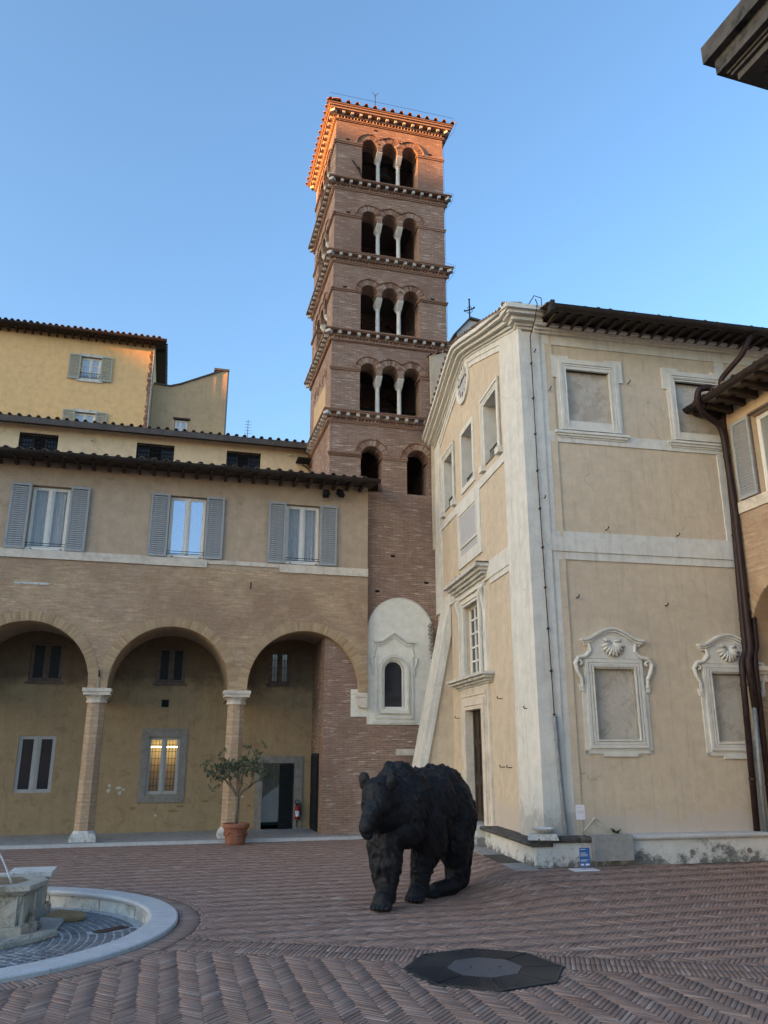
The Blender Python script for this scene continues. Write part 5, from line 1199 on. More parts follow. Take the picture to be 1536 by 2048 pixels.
for x in (-.15, 3.62, 7.4):
    c = thing('column', None, None, x, .25, 0); c.parent = rw
    m = MB(); m.box(-.2, .2, -.22, .22, .75, 3.78); m.build('shaft', M['loggia_brick'], c)
    m = MB(); m.box(-.24, .26, -.26, .26, 3.78, 3.85); m.box(-.22, .24, -.24, .24, 3.851, 3.93); m.box(-.27, .30, -.29, .29, 3.931, 4.0); m.box(-.34, .36, -.36, .36, 4.001, 4.10); m.build('capital', M['travertine'], c)
m = MB(); wall(m, -.3, 9, .3, 7.4, [], 2.4, 2.7); m.build('rear_wall', M['loggia_brick'], rw)
m = MB(); m.box(-.3, 9, .5, 2.4, 6.3, 6.4); m.box(-.5, 9, -.1, 2.4, 0, .72); m.build('vault', M['loggia_plaster'], rw)
o = casement(rw, 1.0, 2.04, 7.74, 9.54, .14, 'white_paint', 'glass_pale', .06, .11, back='white_wall', depth=.3)
m = MB(); m.box(.94, 2.1, -.05, .02, 9.56, 9.61); m.box(.94, .99, -.03, .02, 7.72, 9.56); m.build('window_trim', M['wood_frame'], rw)
shutter_leaf(rw, .39, .965, -.03, 7.74, 9.57); shutter_leaf(rw, 2.07, 2.64, -.03, 7.74, 9.57)
m = MB(); m.add([(-.22, -.72, 10.02), (9, -.72, 10.02), (9, .3, 10.28), (-.22, .3, 10.28), (-.22, -.72, 10.06), (9, -.72, 10.06), (9, .3, 10.32), (-.22, .3, 10.32)], [(0, 3, 2, 1), (4, 5, 6, 7), (0, 1, 5, 4), (1, 2, 6, 5), (2, 3, 7, 6), (3, 0, 4, 7)]); m.build('eave_boards', M['soffit'], rw)
rafters(rw, .0, 8.5, .42, -.66, .1, 10.02, .17, .12)
roof_sheet(-.22, 9, -.70, 10.06, 4, 11.4).build('roof', M['tile'], rw)
tiles_row(rw, -.15, 8.5, -.78, 10.12, .34, .28, COPPO2)
gutter(rw, -.20, 9, -.80, 10.07, .10)
# downpipes in the corner
def S(x, o, z): return (CX + x * math.cos(R(12)) + o * math.sin(R(12)), CY + x * math.sin(R(12)) - o * math.cos(R(12)), z)
def pipe(path, r, label, mat='pipe', name='downpipe', grp='downpipes in the church corner', brk=()):
    m = MB(); n = []
    for i, p in enumerate(path):                             # rounded bends
        if 0 < i < len(path) - 1:
            a, b, c = map(Vector, (path[i - 1], p, path[i + 1])); d1 = min(.10, (a - b).length * .4); d2 = min(.10, (c - b).length * .4)
            q0 = b + (a - b).normalized() * d1; q1 = b + (c - b).normalized() * d2
            for t in (0, .33, .66, 1): n.append(q0 * (1 - t) ** 2 + b * 2 * t * (1 - t) + q1 * t * t)
        else: n.append(Vector(p))
    m.tube(n, r, 12); o = m.build(name, M[mat], None, True); tag(o, label, 'pipe', grp)
    for i in range(len(path) - 1):
        a, c = Vector(path[i]), Vector(path[i + 1]); L = (c - a).length
        if L > 1.5:
            for t in np.arange(.5 / L, 1, 1.9 / L): p = a.lerp(c, t); d = (c - a).normalized(); b = MB(); b.tube([p - d * .02, p + d * .02], r + .012, 12); b.build('pipe_bracket', M['gutter'], o)
    return o
pipe([S(5.42, .86, 11.75), S(5.30, .62, 11.3), S(4.98, .16, 10.85), S(4.92, .14, 9.6), S(4.86, .14, 7.5), S(4.72, .14, 4.36), S(4.60, .14, 4.20), S(4.47, .14, .80)], .065, 'dark brown downpipe from the church gutter, nearest the church windows, bending outward low down')
pipe([S(4.55, .75, 10.10), S(4.25, .70, 10.32), S(4.02, .62, 10.28), S(4.00, .55, 10.02), S(4.22, .40, 9.80), S(4.70, .26, 9.62), S(4.80, .24, 9.35), S(4.86, .22, 7.5), S(4.80, .22, 4.42), S(4.70, .22, 4.22), S(4.74, .22, 3.2)], .075, 'dark brown downpipe looping out of the eave of the right wing into the corner')
pipe([S(5.08, .20, 9.75), S(5.04, .20, 7.5), S(4.97, .20, 4.50), S(4.90, .20, 4.36), S(4.88, .20, 4.1), S(4.80, .20, .80)], .06, 'reddish brown downpipe, nearest the brick wing', 'pipe')
pipe([S(4.70, .24, 3.22), S(4.64, .24, 2.1), S(4.60, .24, .80)], .045, 'grey zinc lower pipe section between the brown downpipes', 'conduit')
sp = MB()
for k in range(16): t = k / 15; sp.tube([S(4.15 + .5 * t, .55 - .2 * t, 10.02 - .12 * t), S(4.15 + .5 * t, .55 - .2 * t, 10.14 - .12 * t)], .008, 5)
o = sp.build('pigeon_spikes', M['iron']); tag(o, 'row of pigeon spikes on the pipe under the wing eave', 'bird spikes')
def flood(name, label, loc, rz, tilt=-.5, g='floodlights under the eaves'):
    t = thing(name, label, 'floodlight', *loc, rz, g)
    m = MB(); m.box(-.09, .09, -.06, .06, -.13, .13); b = m.build('lamp_housing', M['iron'], t, False, None, (tilt, 0, 0))
    m = MB(); m.box(-.075, .075, -.066, -.0605, -.115, .115); m.build('lamp_glass', M['glass'], t, False, None, (tilt, 0, 0))
    m = MB(); m.tube([(-.1, 0, 0), (-.1, .13, 0), (.1, .13, 0), (.1, 0, 0)], .012, 5); m.tube([(0, .13, 0), (0, .24, .02)], .018, 5); m.build('bracket', M['iron'], t)
AP = lambda s, o, z: (AX + s * math.cos(R(AANG)) - o * math.sin(R(AANG)), AY + s * math.sin(R(AANG)) + o * math.cos(R(AANG)), z)
flood('floodlight', 'black floodlight tilted down under the loggia eave, left of the pair', AP(6.20, -.15, 10.0), AANG - 25)
flood('floodlight', 'black floodlight facing straight out under the loggia eave, right of the pair', AP(6.66, -.15, 10.05), AANG + 20)
flood('floodlight', 'black floodlight on the downpipe elbow under the eave of the right wing', S(5.03, .42, 9.93), AANG + 40, -.7)

for cx, cz, w_, h_ in ((-.25, 1.15, .10, .16), (-.40, .95, .14, .10), (-.12, .92, .08, .06), (-1.75, .98, .05, .12)): o = splash(ch, cx, cz, w_, h_, -.061 if cx > -1.3 else 0.0, 'peel', 'peeled_patch'); o.rotation_euler = (0, 0, R(-92.5))
for cx, cz, w_, h_ in ((.85, 1.12, .09, .03), (1.0, 1.08, .05, .03), (2.9, 1.02, .05, .02)): splash(ch, cx, cz, w_, h_, 0.0, 'peel', 'peeled_patch')

m = MB()
sc_ = [(.70, .82), (.82, .90), (.92, 1.0), (1.0, 1.08), (1.07, 1.09), (1.16, 1.02), (1.30, .90), (1.42, .83)]
m.tube([(x, -.006, z) for x, z in sc_], .015, 6); m.build('plaster_scar', M['peel'], ch)
m = MB(); m.prism([(x, z - .02) for x, z in sc_], -.004, .01); m.build('scar_fill', M['church_grey'], ch)

# ------------------------------------------------------------------ buildings behind the loggia
M_ = 4.1
ub = thing('attic_building', 'long cream upper storey with barred windows set back above the loggia roof', 'building', AX, AY, 0, AANG)
gw3 = [(-3.61, -2.37), (.21, 1.49), (3.32, 4.54)]
m = MB(); wall(m, -11, 6.40, 6.2, 13.12, [op(a, b, 11.75, 12.72) for a, b in gw3], M_, M_ + .4); m.build('wall', M['cream'], ub)
m = MB(); m.box(-11, 6.4, M_ + .4, 9.0, 6.2, 13.0); m.build('building_mass', M['cream'], ub)
for a, b in gw3:
    f = MB(); f.ring(a, b, 11.75, 12.72, .05, M_ + .35, M_ + .25); xm = (a + b) / 2
    for k in (1, 2): xx = a + (b - a) * k / 3; f.box(xx - .025, xx + .025, M_ + .25, M_ + .32, 11.8, 12.67)
    f = f.build('window', M['gutter_grey'], ub)
    for k in range(3):
        p = MB(); xa, xb = a + (b - a) * k / 3 + .02, a + (b - a) * (k + 1) / 3 - .02; p.quad((xa, M_ + .30, 11.8), (xb, M_ + .30, 11.8), (xb, M_ + .30, 12.68), (xa, M_ + .30, 12.68)); p.build('pane', M['black'] if k == 1 else M['glass_blue'] if 'glass_blue' in M else M['glass'], f)
    lattice(MB(), a + .02, b - .02, 11.78, 12.7, M_ + .06, 12, 6, .013).build('window_grille', M['iron'], f)
m = MB(); m.add([(-11, M_ - .40, 12.95), (6.55, M_ - .40, 12.95), (6.55, M_ + .5, 13.12), (-11, M_ + .5, 13.12), (-11, M_ - .40, 12.99), (6.55, M_ - .40, 12.99), (6.55, M_ + .5, 13.16), (-11, M_ + .5, 13.16)], [(0, 3, 2, 1), (4, 5, 6, 7), (0, 1, 5, 4), (1, 2, 6, 5), (2, 3, 7, 6), (3, 0, 4, 7)]); m.build('eave_boards', M['soffit'], ub)
m = MB(); m.box(-11, 6.55, M_ - .46, M_ - .41, 12.91, 13.12); m.build('fascia', M['gutter_grey'], ub)
tiles_row(ub, -4.8, 6.5, M_ - .50, 13.14, .30, .2, COPPO); roof_sheet(-11, 6.5, M_ - .42, 13.10, 9.2, 14.4).build('roof', M['tile'], ub)
m = MB(); m.tube([(6.44, M_ - .35, 13.0), (6.5, M_ - .1, 12.7), (6.5, M_ - .08, 11.0)], .06, 8); m.build('downpipe', M['gutter'], ub)
m = MB()
for k in range(18): z = 11.3 + k * .095; m.box(6.30 + random.uniform(-.05, .02), 6.46, M_ - .03, M_ + .3, z, z + .08)
m.build('quoin_bricks', M['tower_vous'], ub)
m = MB()
for x, z in ((-1.3, 12.62), (2.4, 12.9), (5.6, 12.72)): m.tube([(x, M_, z), (x, M_ - .1, z), (x + .05, M_ - .1, z + .03)], .02, 5)
m.build('wall_bracket', M['marble'], ub)

B_ = 14.0
yb = thing('yellow_house', 'tall ochre yellow house with grey-green shutters and tiled eave at upper left', 'building', AX, AY, 0, AANG)
wy_ = [(-3.30, -2.38)]
m = MB(); wall(m, -16, .06, 0, 21.65, [op(-3.30, -2.38, 19.40, 20.58), op(-3.28, -2.40, 16.5, 17.68)], B_, B_ + .4); wall(m, .059, .06, 0, 21.65, [], B_, B_ + 9); m.build('wall', M['yellow'], yb)
m = MB(); m.box(-16, .03, B_ + .45, B_ + 9, 0, 21.5); m.build('building_mass', M['yellow'], yb)
for z0, z1 in ((19.40, 20.58), (16.5, 17.68)):
    casement(yb, -3.28, -2.40, z0 + .02, z1 - .02, B_ + .10, 'white_paint', 'glass_pale', .07, .10, 1, 3, .04, back='curtain_grey', depth=.3)
    o = MB(); o.box(-3.42, -2.26, B_ - .03, B_ + .05, z1, z1 + .14); o.box(-3.46, -2.22, B_ - .06, B_ + .05, z0 - .14, z0); o.build('window_trim', M['marble'], yb)
    shutter_leaf(yb, -3.84, -3.31, B_ - .05, z0 - .05, z1 + .06, 'shutter_green', 0, .085); shutter_leaf(yb, -2.37, -1.86, B_ - .05, z0 - .05, z1 + .06, 'shutter_green', 0, .085)
    m = MB(); m.tube([(-3.3, B_ - .06, z0 + .30), (-2.38, B_ - .06, z0 + .30)], .015, 5); m.tube([(-3.3, B_ - .06, z0 + .06), (-2.38, B_ - .06, z0 + .06)], .012, 5)
    for k in range(8): xx = -3.25 + .82 * k / 7; m.tube([(xx, B_ - .06, z0 + .06), (xx + .05, B_ - .06, z0 + .18), (xx, B_ - .06, z0 + .3)], .010, 4)
    m.build('railing', M['iron'], yb)
m = MB(); m.add([(-16, B_ - .55, 21.55), (.55, B_ - .55, 21.55), (.55, B_ + .6, 21.72), (-16, B_ + .6, 21.72), (-16, B_ - .55, 21.62), (.55, B_ - .55, 21.62), (.55, B_ + .6, 21.8), (-16, B_ + .6, 21.8)], [(0, 3, 2, 1), (4, 5, 6, 7), (0, 1, 5, 4), (1, 2, 6, 5), (2, 3, 7, 6), (3, 0, 4, 7)])
m.box(.06, .55, B_ + .6, B_ + 9, 21.55, 21.72); m.build('eave_boards', M['soffit'], yb)
rafters(yb, -7.4, .4, .36, B_ - .5, B_ + .1, 21.56, .14, .09)
gutter(yb, -16, .6, B_ - .62, 21.66, .11); roof_sheet(-16, .55, B_ - .55, 21.68, B_ + 5, 23.0).build('roof', M['tile'], yb)
tiles_row(yb, -7.6, .5, B_ - .62, 21.76, .28, .24, COPPO2)
for i in range(18): put('roof_tile', COPPO2, yb, (.62, B_ + .1 + i * .3, 21.76), (.24, 0, R(90)))
m = MB()
for k in range(34): z = 17.0 + k * .125; m.box(-.16 + random.uniform(-.06, .05), .02, B_ - .03, B_ + .05, z, z + .10)
m.build('quoin_bricks', M['tower_vous'], yb)
m = MB(); m.tube([(.03, B_ - .09, 21.4), (.03, B_ - .09, 12)], .04, 6); m.build('downpipe', M['conduit'], yb)

th = thing('tan_house', 'weathered tan house gable with sloping parapet and one small window', 'building', AX, AY, 0, AANG)
T_ = 14.7
top_ = [(.10, 19.85), (.9, 19.80), (1.4, 19.98), (2.69, 20.62), (3.30, 20.93), (3.68, 20.98)]
m = MB(); wall(m, .08, 3.68, 0, top_, [op(1.24, 1.90, 17.0, 18.08)], T_, T_ + .4); m.build('wall', M['tan'], th)
m = MB(); m.box(.1, 3.66, T_ + .41, T_ + 7, 0, 19.6); m.build('building_mass', M['tan'], th)
m = MB(); m.band([(x, z + .06) for x, z in top_[:-1]] + [(3.30, 20.99)], .06, T_ - .08, T_ + .5); m.build('coping', M['gutter_grey'], th)
m = MB(); m.box(3.0, 3.76, T_ - .04, T_ + .45, 20.99, 21.10); m.build('coping_tile', M['tile_orange'], th)
m = MB(); m.box(3.69, 3.75, T_ + .02, T_ + .2, 15, 21.0); m.build('corner_pipe', M['conduit'], th)
casement(th, 1.26, 1.88, 17.02, 18.05, T_ + .05, 'white_paint', 'glass_pale', .06, .09, 1, 3, .035, back='curtain_grey', depth=.25)
m = MB(); m.box(1.16, 1.98, T_ - .08, T_ + .05, 18.08, 18.16); m.build('lintel', M['rafter'], th)
m = MB(); m.tube([(4.1, M_ + 1, 13.3), (4.1, M_ + 1, 14.4)], .010, 5)
for k in range(5): m.tube([(3.97, M_ + 1, 13.85 + k * .12), (4.23, M_ + 1, 13.85 + k * .12)], .006, 4)
an = m.build('roof_antenna', M['iron'], None); an.location = (AX, AY, 0); an.rotation_euler = (0, 0, R(AANG)); tag(an, 'thin television antenna on the attic roof left of the tower', 'antenna')

# ------------------------------------------------------------------ unseen stand-in for buildings to the west, outline shaped to block the low sun
lat = Vector((.475, -.88)).normalized(); tos = Vector((-.88, -.475)).normalized(); oc = Vector((-1.7, 24.0)) + tos * 140
prof = [(-30, 24.0), (-17, 22.6), (-15.7, 21.5), (-15.0, 20.8), (-14.6, 19.9), (-13.8, 19.2), (-9, 19.4), (-6, 24.0), (.0, 24.35), (.9, 23.35), (2.5, 21.8), (34, 21.4)]
ad = 140 * math.tan(SUN_EL)
pz = thing('west_sun_blocker', 'unseen slab added west of the courtyard, outline shaped to block the low sun', 'building', oc.x, oc.y, 0, math.degrees(math.atan2(lat.y, lat.x)))
m = MB(); pts = [(-30, 0)] + [(34, 0)] + [(x, z + ad) for x, z in reversed(prof)]
m.prism(pts, -1.5, 0); m.build('wall', M['occluder'], pz)

# ------------------------------------------------------------------ stone cornice overhead at the upper right
en = thing('stone_portico', 'dark weathered stone cornice corner jutting in overhead at the upper right', 'portico', 2.49, 5.0, 0, AANG + 3)
m = MB(); E_ = 5.5; D_ = -9
for ins, z0, z1 in ((0, 7.52, 7.68), (.06, 7.38, 7.52), (.11, 7.355, 7.38), (.13, 7.33, 7.355)):
    m.prismz([(ins, D_), (E_, D_), (E_, -ins), (ins, -ins)], z0, z1)
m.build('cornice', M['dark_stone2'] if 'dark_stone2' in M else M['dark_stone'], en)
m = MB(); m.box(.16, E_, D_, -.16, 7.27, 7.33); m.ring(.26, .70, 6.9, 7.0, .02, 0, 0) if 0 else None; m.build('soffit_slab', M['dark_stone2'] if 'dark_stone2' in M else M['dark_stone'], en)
m = MB(); m.box(.62, .95, D_, -.62, 7.16, 7.27); m.box(.95, E_, -.95, -.62, 7.16, 7.27); m.build('bed_moulding', M['grey_stone'], en)
m = MB(); m.box(1.7, E_, D_, -1.3, 0, 7.27); m.build('pier', M['grey_stone'], en)

# ------------------------------------------------------------------ potted olive tree, fire extinguisher, signs, bowl
px_, py_ = AP(3.87, -.80, 0)[:2]
pt = thing('terracotta_pot', 'large terracotta pot with rolled rim and raised swag standing against the kerb', 'plant pot', px_, py_, 0)
m = MB(); m.lathe([(.235, 0), (.24, .03), (.25, .05), (.262, .12), (.305, .36), (.315, .38), (.315, .40), (.345, .41), (.355, .44), (.355, .49), (.34, .52), (.31, .52), (.30, .46), (.30, .45), (.0, .45)], 32); m.build('pot_body', M['terracotta'], pt, True)
m = MB(); m.lathe([(.298, .44), (.298, .465), (.15, .475), (.0, .475)], 20); m.build('soil', M['soil'], pt)
m = MB()
for k in range(5):
    a0 = k * 2 * PI / 5 - 1.9; m.tube([((.285 + .018) * math.cos(a0 + t * 1.2) * (1), (.303) * math.sin(a0 + t * 1.2), .30 - .07 * math.sin(t * PI)) for t in np.linspace(0, 1, 8)], .014, 6)
m.build('swag', M['terracotta'], pt, True)
ot = thing('olive_tree', 'small pruned olive tree with grey twisting trunk growing in the terracotta pot', 'tree', px_, py_, .46); ot.scale = (.84, .84, .96)
tr = MB(); br = []
def limb(pts, r): tr.tube(pts, r, 8); br.append([Vector(p) for p in pts])
limb([(0, 0, 0), (-.02, .01, .25), (.01, 0, .5), (-.01, .02, .76)], [.060, .050, .045, .047])
limb([(-.01, .02, .74), (-.14, .03, .92), (-.24, .05, 1.06), (-.42, .04, 1.18), (-.62, .02, 1.3)], [.042, .036, .03, .024, .014]); limb([(-.02, .02, .74), (.02, -.02, .95), (.14, -.03, 1.05), (.12, .02, 1.25), (.22, .03, 1.45)], [.036, .03, .027, .02, .012])
limb([(.0, .02, .76), (.18, .05, .90), (.36, .06, 1.0), (.52, .05, 1.12), (.75, .08, 1.22)], [.038, .034, .028, .022, .012]); limb([(-.24, .05, 1.06), (-.30, -.05, 1.25), (-.28, -.08, 1.45), (-.4, -.1, 1.6)], [.026, .02, .015, .008])
limb([(.14, -.03, 1.05), (-.02, -.1, 1.25), (-.1, -.15, 1.45)], [.02, .015, .008]); limb([(.36, .06, 1.0), (.48, -.1, 1.22), (.55, -.15, 1.42)], [.022, .016, .008]); limb([(-.14, .03, .92), (-.38, .12, 1.1), (-.52, .2, 1.35)], [.024, .018, .008])
for _ in range(46):
    b_ = random.choice(br[1:]); p = b_[random.randrange(len(b_) // 2, len(b_))]; q = p + Vector((random.gauss(0, .16), random.gauss(0, .16), random.uniform(.02, .26))); tr.tube([p, p.lerp(q, .5) + Vector((0, 0, .02)), q], [.008, .006, .003], 4); br.append([p, q])
tr.build('trunk', M['bark'], ot, True)
lf = MB(); cl = []
for b_ in br[8:]:
    cl.append(b_[1])
for c_x, c_z, rx, rz, n_ in ((-.55, 1.50, .40, .20, 22), (-.18, 1.60, .34, .17, 15), (.28, 1.58, .36, .18, 18), (.62, 1.42, .34, .20, 18), (-.75, 1.32, .26, .16, 8), (.86, 1.34, .2, .14, 6), (-.42, 1.22, .3, .1, 6), (-.70, 1.0, .10, .05, 2), (.1, 1.4, .3, .12, 6)):
    for _ in range(n_): cl.append(Vector((random.gauss(c_x, rx * .5), random.gauss(0, .26), random.gauss(c_z, rz * .5))))
for c in cl:
    d = Vector((random.gauss(0, 1), random.gauss(0, 1), random.gauss(.5, .7))).normalized(); tw_ = random.uniform(.16, .30)
    a = c - d * tw_ * .5; lf.tube([a, a + d * tw_], [.0035, .0015], 3)
    for k in range(36):
        t = random.random(); p = a + d * tw_ * t; ax = (d * .6 + Vector((random.gauss(0, 1), random.gauss(0, 1), random.gauss(0, 1)))).normalized(); l = random.uniform(.055, .092); wv_ = ax.cross(Vector((random.gauss(0, 1), random.gauss(0, 1), random.gauss(0, 1)))).normalized() * l * .15
        lf.add([tuple(p), tuple(p + ax * l * .45 + wv_), tuple(p + ax * l), tuple(p + ax * l * .45 - wv_)], [(0, 1, 2, 3)])
lme = mesh_of(lf, 'crown', M['leaf'], False, False); put('crown', lme, ot)

ex = thing('fire_extinguisher', 'red fire extinguisher with white label hanging on the portico door jamb', 'fire extinguisher', *AP(5.95, 2.17, .34), AANG)
m = MB(); m.lathe([(.070, 0), (.078, .01), (.078, .30), (.070, .345), (.035, .38), (.028, .39), (.028, .41), (0, .41)], 18); m.build('cylinder', M['red'], ex, True)
m = MB(); m.add([(.0795 * math.sin(a), -.0795 * math.cos(a), z) for z in (.09, .25) for a in np.linspace(-.9, .9, 9)], [(i, i + 1, i + 10, i + 9) for i in range(8)]); m.build('label_band', M['paper'], ex)
m = MB(); m.box(-.02, .02, -.03, .03, .41, .45); m.box(-.02, .07, -.014, .014, .45, .465); m.box(-.015, .075, -.012, .012, .42, .43); m.build('valve', M['iron'], ex)
m = MB(); m.tube([(-.02, 0, .43), (-.09, -.02, .50), (-.05, -.03, .56), (.03, -.03, .55), (.10, -.03, .42), (.105, -.02, .25), (.10, -.02, .12)], .013, 7); m.build('hose', M['iron'], ex, True)
m = MB(); m.box(-.03, .03, .07, .125, .05, .42); m.build('wall_bracket', M['iron'], ex)
m = MB(); m.tube([(0, .09, .0), (.0, .09, -.22)], .010, 5); m.build('pin_rail', M['iron'], ex)

sgx, sgy, _ = S(.42, .66, 0)
sg = thing('information_stand', 'slim clear information stand with white sheet on top and blue printed panel below', 'sign stand', sgx, sgy, float(gz(sgx, sgy)), 12)
m = MB(); m.box(-.24, .24, -.15, .15, 0, .014); m.build('base_plate', M['paper'], sg)
m = MB(); m.box(-.03, .03, -.006, .006, .014, 1.0); o = m.build('post', M['clear'], sg)
m = MB(); m.box(-.095, .085, -.012, -.007, .87, 1.13); o = m.build('white_sheet', M['paper'], sg)
for xb, z in ((.02, 1.075), (.05, 1.02), (.06, 1.0), (.045, .98)): m = MB(); m.box(-.075, xb, -.0135, -.012, z, z + .008); m.build('printed_line', M['grey_frame'], o)
m = MB(); m.box(-.075, .125, -.012, -.007, .06, .38); o = m.build('blue_panel', M['blue_print'], sg)
for z in (.35, .29, .265, .24, .17, .15): m = MB(); m.box(-.06, random.uniform(.05, .10), -.0135, -.012, z, z + .008); m.build('printed_line', M['paper'], o)
for xa, xb in ((-.06, 0), (.03, .11)): m = MB(); m.box(xa, xb, -.0135, -.012, .08, .11); m.build('printed_block', M['paper'], o)

bl = MB(); bl.box(0, .80, -.02, .20, 0, .45); bo = bl.build('stone_block', M['block_stone']); bo.location = S(.78, .40, .363); bo.rotation_euler = (0, 0, R(12)); tag(bo, 'smooth grey rectangular stone block set in front of the white plinth', 'stone block')
def FP(x, o, z):
    a = R(-80.5); return (CX + x * math.cos(a) + o * math.sin(a), CY + x * math.sin(a) - o * math.cos(a), z)
bw = thing('stone_bowl', 'shallow fluted stone bowl on a carved block at the plinth corner', 'stone bowl', *S(-.16, .20, .745), -6); bw.scale = (1.05, 1.05, 1.05)
m = MB(); m.prismz([(-.27, -.14), (.27, -.14), (.27, .14), (-.27, .14)], 0, .10, top=[(-.24, -.12), (.24, -.12), (.24, .12), (-.24, .12)]); m.build('carved_block', M['marble'], bw)
m = MB(); nfl = 48
prof_ = [(.08, .10), (.10, .115), (.17, .155), (.20, .185), (.205, .195), (.185, .195), (.12, .16), (0, .15)]
vs = [((r * (1 + .03 * math.cos(k * PI))) * math.cos(2 * PI * k / nfl), (r * (1 + .03 * math.cos(k * PI))) * math.sin(2 * PI * k / nfl), z) for r, z in prof_ for k in range(nfl)]
m.add(vs, [(i * nfl + k, i * nfl + (k + 1) % nfl, (i + 1) * nfl + (k + 1) % nfl, (i + 1) * nfl + k) for i in range(len(prof_) - 1) for k in range(nfl)] + [tuple(range(nfl - 1, -1, -1))]); m.build('bowl', M['marble'], bw)
fe = MB()
for k in range(16):
    a = random.uniform(0, PI * 2); l = random.uniform(.10, .22); b0 = Vector((random.uniform(-.03, .03), random.uniform(-.02, .02), 0)); d = Vector((math.cos(a) * .7, math.sin(a) * .5 - .2, random.uniform(.4, 1))).normalized()
    for t in np.linspace(.2, 1, 8):
        p = b0 + d * l * t + Vector((0, 0, -.05 * t * t)); s_ = d.cross(Vector((0, 0, 1))).normalized() * .035 * (1.15 - t)
        for sg_ in (-1, 1): fe.add([tuple(p), tuple(p + s_ * sg_ + d * .012), tuple(p + s_ * sg_ * .9 + d * .022), tuple(p + d * .012)], [(0, 1, 2, 3)])
fm = mesh_of(fe, 'fern', M['fern'], False, False); fo_ = put('fern', fm); fo_.location = S(1.42, .06, .80); tag(fo_, 'small green fern sprouting from the ledge behind the grey stone block', 'plant')
"""steps of drain slabs beside the church"""
for i, (t0, t1) in enumerate(((-3.1, -1.7), (-1.68, -.4), (-.38, .55))):
    m = MB(); c0, c1 = FP(t0, .36, 0), FP(t1, .36, 0); 
    P4 = [FP(t0, .37, 0)[:2], FP(t1, .37, 0)[:2], FP(t1, .80, 0)[:2], FP(t0, .80, 0)[:2]]
    for (x, y) in P4: pass
    vs = [(x, y, float(gz(x, y)) + .010) for x, y in P4] + [(x, y, float(gz(x, y)) - .1) for x, y in P4]
    m.add(vs, [(0, 1, 2, 3), (7, 6, 5, 4), (0, 4, 5, 1), (1, 5, 6, 2), (2, 6, 7, 3), (3, 7, 4, 0)]); m.build('gutter_slab', M['bluestone'] if i == 1 else M['slab_grey'], ground)

# ------------------------------------------------------------------ bear sculpture
t = NT('black_modelled_clay'); v = t.coord(); n1 = t.noise(v, 9, 8, .75, 1.2); n2 = t.noise(t.coord(scale=(1.2, 1.2, .5)), 24, 5, .7, .6); n3 = t.noise(v, 90, 3, .7)
t.bump(t.math('ADD', t.math('ADD', t.math('MULTIPLY', n1, 1.0), t.math('MULTIPLY', n2, .8)), t.math('MULTIPLY', n3, .25)), .75, .022)
t.b.inputs['Specular IOR Level'].default_value = .32
M['bear'] = t.done(t.ramp(n1, [(.3, (.003, .0038, .006)), (.7, (.009, .011, .0165))]), .5)
def blob(bm, c, r, rot=(0, 0, 0)):
    mt = Matrix.Translation(c) @ Matrix.Rotation(rot[2], 4, 'Z') @ Matrix.Rotation(rot[1], 4, 'Y') @ Matrix.Rotation(rot[0], 4, 'X') @ Matrix.Diagonal((*r, 1))
    bmesh.ops.create_icosphere(bm, subdivisions=3, radius=1, matrix=mt)
def cap(bm, p, r0, q, r1, n=9):
    p, q = Vector(p), Vector(q)
    for i in range(n): f = i / (n - 1); bmesh.ops.create_icosphere(bm, subdivisions=2, radius=r0 + (r1 - r0) * f, matrix=Matrix.Translation(p.lerp(q, f)))
bm = bmesh.new()
yaw = math.atan2(-.80, -.60)
ax = Vector((-.60, -.80, 0)).normalized(); lt = Vector((-ax.y, ax.x, 0))      # lt: the bear's left
# trunk
blob(bm, (.34, 14.12, 1.50), (.66, .50, .56), (0, 0, yaw)); blob(bm, (.70, 14.58, 1.47), (.66, .56, .60), (0, 0, yaw)); blob(bm, (1.03, 15.02, 1.44), (.57, .52, .58), (0, 0, yaw))
blob(bm, (.24, 14.05, 1.86), (.36, .30, .31), (0, 0, yaw)); blob(bm, (.98, 14.95, 1.82), (.46, .36, .28), (0, 0, yaw)); blob(bm, (.30, 13.98, 1.18), (.38, .40, .32), (0, 0, yaw))
blob(bm, (.72, 14.62, 1.10), (.50, .46, .36), (0, 0, yaw)); blob(bm, (1.15, 15.22, 1.35), (.38, .46, .46), (0, 0, yaw))
# neck and head
cap(bm, (.26, 14.05, 1.60), .45, (-.03, 13.68, 1.60), .32); cap(bm, (.04, 13.82, 1.40), .36, (-.06, 13.58, 1.40), .25)
blob(bm, (-.10, 13.50, 1.68), (.25, .29, .28)); blob(bm, (-.11, 13.42, 1.54), (.245, .24, .21)); blob(bm, (-.10, 13.48, 1.38), (.19, .20, .17))
cap(bm, (-.16, 13.30, 1.50), .165, (-.275, 13.08, 1.25), .105); cap(bm, (-.19, 13.28, 1.36), .14, (-.265, 13.10, 1.17), .085); blob(bm, (-.285, 13.05, 1.225), (.085, .07, .07)); blob(bm, (-.245, 13.12, 1.12), (.075, .09, .05))
for s, c in ((-1, (-.315, 13.46, 1.90)), (1, (.13, 13.34, 1.90))):
    blob(bm, c, (.088, .045, .135), (0, s * .12, -.15 + s * .2)); cap(bm, c, .06, (-.10 + s * .14, 13.52, 1.76), .10, 4)
blob(bm, (-.28, 13.30, 1.60), (.07, .07, .05)); blob(bm, (-.06, 13.26, 1.605), (.075, .07, .05))
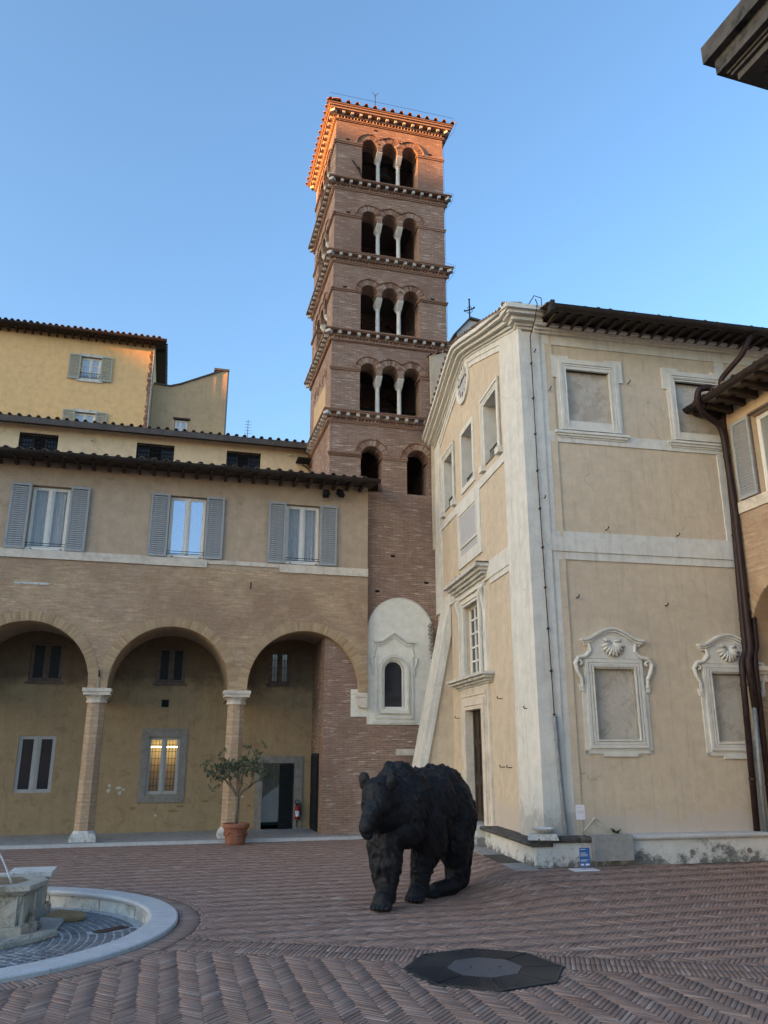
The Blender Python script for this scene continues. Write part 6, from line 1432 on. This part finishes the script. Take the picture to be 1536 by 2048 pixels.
# front legs
cap(bm, (.10, 13.95, 1.35), .36, (.02, 13.86, .92), .285); cap(bm, (.02, 13.86, .92), .285, (.03, 13.78, .60), .245); cap(bm, (.03, 13.78, .60), .235, (.04, 13.72, .24), .165)
cap(bm, (.04, 13.74, .18), .17, (-.03, 13.58, .13), .155)
cap(bm, (.62, 14.22, 1.30), .40, (.76, 14.36, .90), .30); cap(bm, (.74, 14.36, .92), .28, (.65, 14.40, .60), .20); cap(bm, (.65, 14.40, .60), .195, (.58, 14.38, .26), .155); cap(bm, (.60, 14.42, .18), .165, (.52, 14.28, .13), .15)
# hind legs
cap(bm, (1.16, 14.98, 1.28), .48, (1.18, 14.88, .86), .31); cap(bm, (1.18, 14.88, .86), .30, (1.24, 14.98, .52), .20); cap(bm, (1.24, 14.98, .52), .195, (1.20, 15.00, .25), .155); cap(bm, (1.17, 14.96, .14), .145, (.87, 14.72, .115), .125)
cap(bm, (1.16, 15.34, 1.18), .44, (1.26, 15.30, .76), .32); cap(bm, (1.26, 15.30, .76), .30, (1.36, 15.44, .42), .19); cap(bm, (1.36, 15.44, .42), .19, (1.38, 15.46, .20), .16); cap(bm, (1.38, 15.45, .14), .145, (1.20, 15.22, .12), .13)

# toes
def toes(c, d, w, n=5, r=.052, l=.07):
    d = Vector(d).normalized(); s = Vector((-d.y, d.x, 0))
    for k in range(n):
        u = (k - (n - 1) / 2) / (n - 1) * 2; p = Vector(c) + s * u * w + d * (.0 - .05 * u * u); cap(bm, p, r, p + d * l + Vector((0, 0, -.03)), r * .8, 4); cap(bm, p + d * (l + .03) + Vector((0, 0, -.02)), .022, p + d * (l + .085) + Vector((0, 0, -.055)), .008, 4)
toes((-.055, 13.47, .085), (-.35, -1, 0), .13); toes((.49, 14.20, .085), (-.45, -1, 0), .125); toes((.78, 14.66, .08), (-.8, -.7, 0), .12); toes((1.14, 15.14, .075), (-.6, -.8, 0), .11)
me = bpy.data.meshes.new('bear_raw'); bm.to_mesh(me); bm.free()
tmp = bpy.data.objects.new('bear_raw', me); COL.objects.link(tmp)
rm = tmp.modifiers.new('r', 'REMESH'); rm.mode = 'VOXEL'; rm.voxel_size = .0155; sm_ = tmp.modifiers.new('s', 'SMOOTH'); sm_.iterations = 4; sm_.factor = .5
dg = bpy.context.evaluated_depsgraph_get(); me2 = bpy.data.meshes.new_from_object(tmp.evaluated_get(dg)); bpy.data.objects.remove(tmp)
nv = len(me2.vertices); co = np.empty(nv * 3); me2.vertices.foreach_get('co', co); co = co.reshape(-1, 3); no = np.empty(nv * 3); me2.vertices.foreach_get('normal', no); no = no.reshape(-1, 3)
dsp = np.empty(nv)
for i in range(nv):
    p = Vector(co[i]); along = p.dot(ax); lat_ = p.dot(lt)
    q = Vector((along * 7.5 - p.z * 4.5, lat_ * 7.5, p.z * 1.4 + along * .9)); f = max(0, min(1, (p.z - .15) / .3)); hd = .45 if p.y < 13.62 and p.z > 1 else 1.0
    a = noise.noise(p * 3.2); b = 1 - 2.4 * abs(noise.noise(q * 1.1 + Vector((7, 3, 1)))); b2 = 1 - 2.4 * abs(noise.noise(q * 2.6)); c = noise.noise(p * 17)
    top = max(0, no[i][2]) * (1 if p.z > 1.85 else 0)
    dsp[i] = (.016 * a + .026 * b * f + .012 * b2 * f + .008 * c) * (.45 + .55 * f) * hd + top * .09 * max(0, noise.noise(p * 9))
co += no * dsp[:, None]
low = co[:, 2] < .0; co[low, 2] = 0.0
co[:, 2] = np.maximum(co[:, 2] - .0, .0)
gb = gz(co[:, 0], co[:, 1]); wgt = np.clip(1 - co[:, 2] / .5, 0, 1); co[:, 2] += gb * wgt
me2.vertices.foreach_set('co', co.ravel()); me2.materials.clear(); me2.materials.append(M['bear']); me2.update(); me2.shade_smooth(); me2.name = 'bear_sculpture'
be = put('bear_sculpture', me2); tag(be, 'life-size rough black bear sculpture walking across the brick courtyard', 'sculpture')
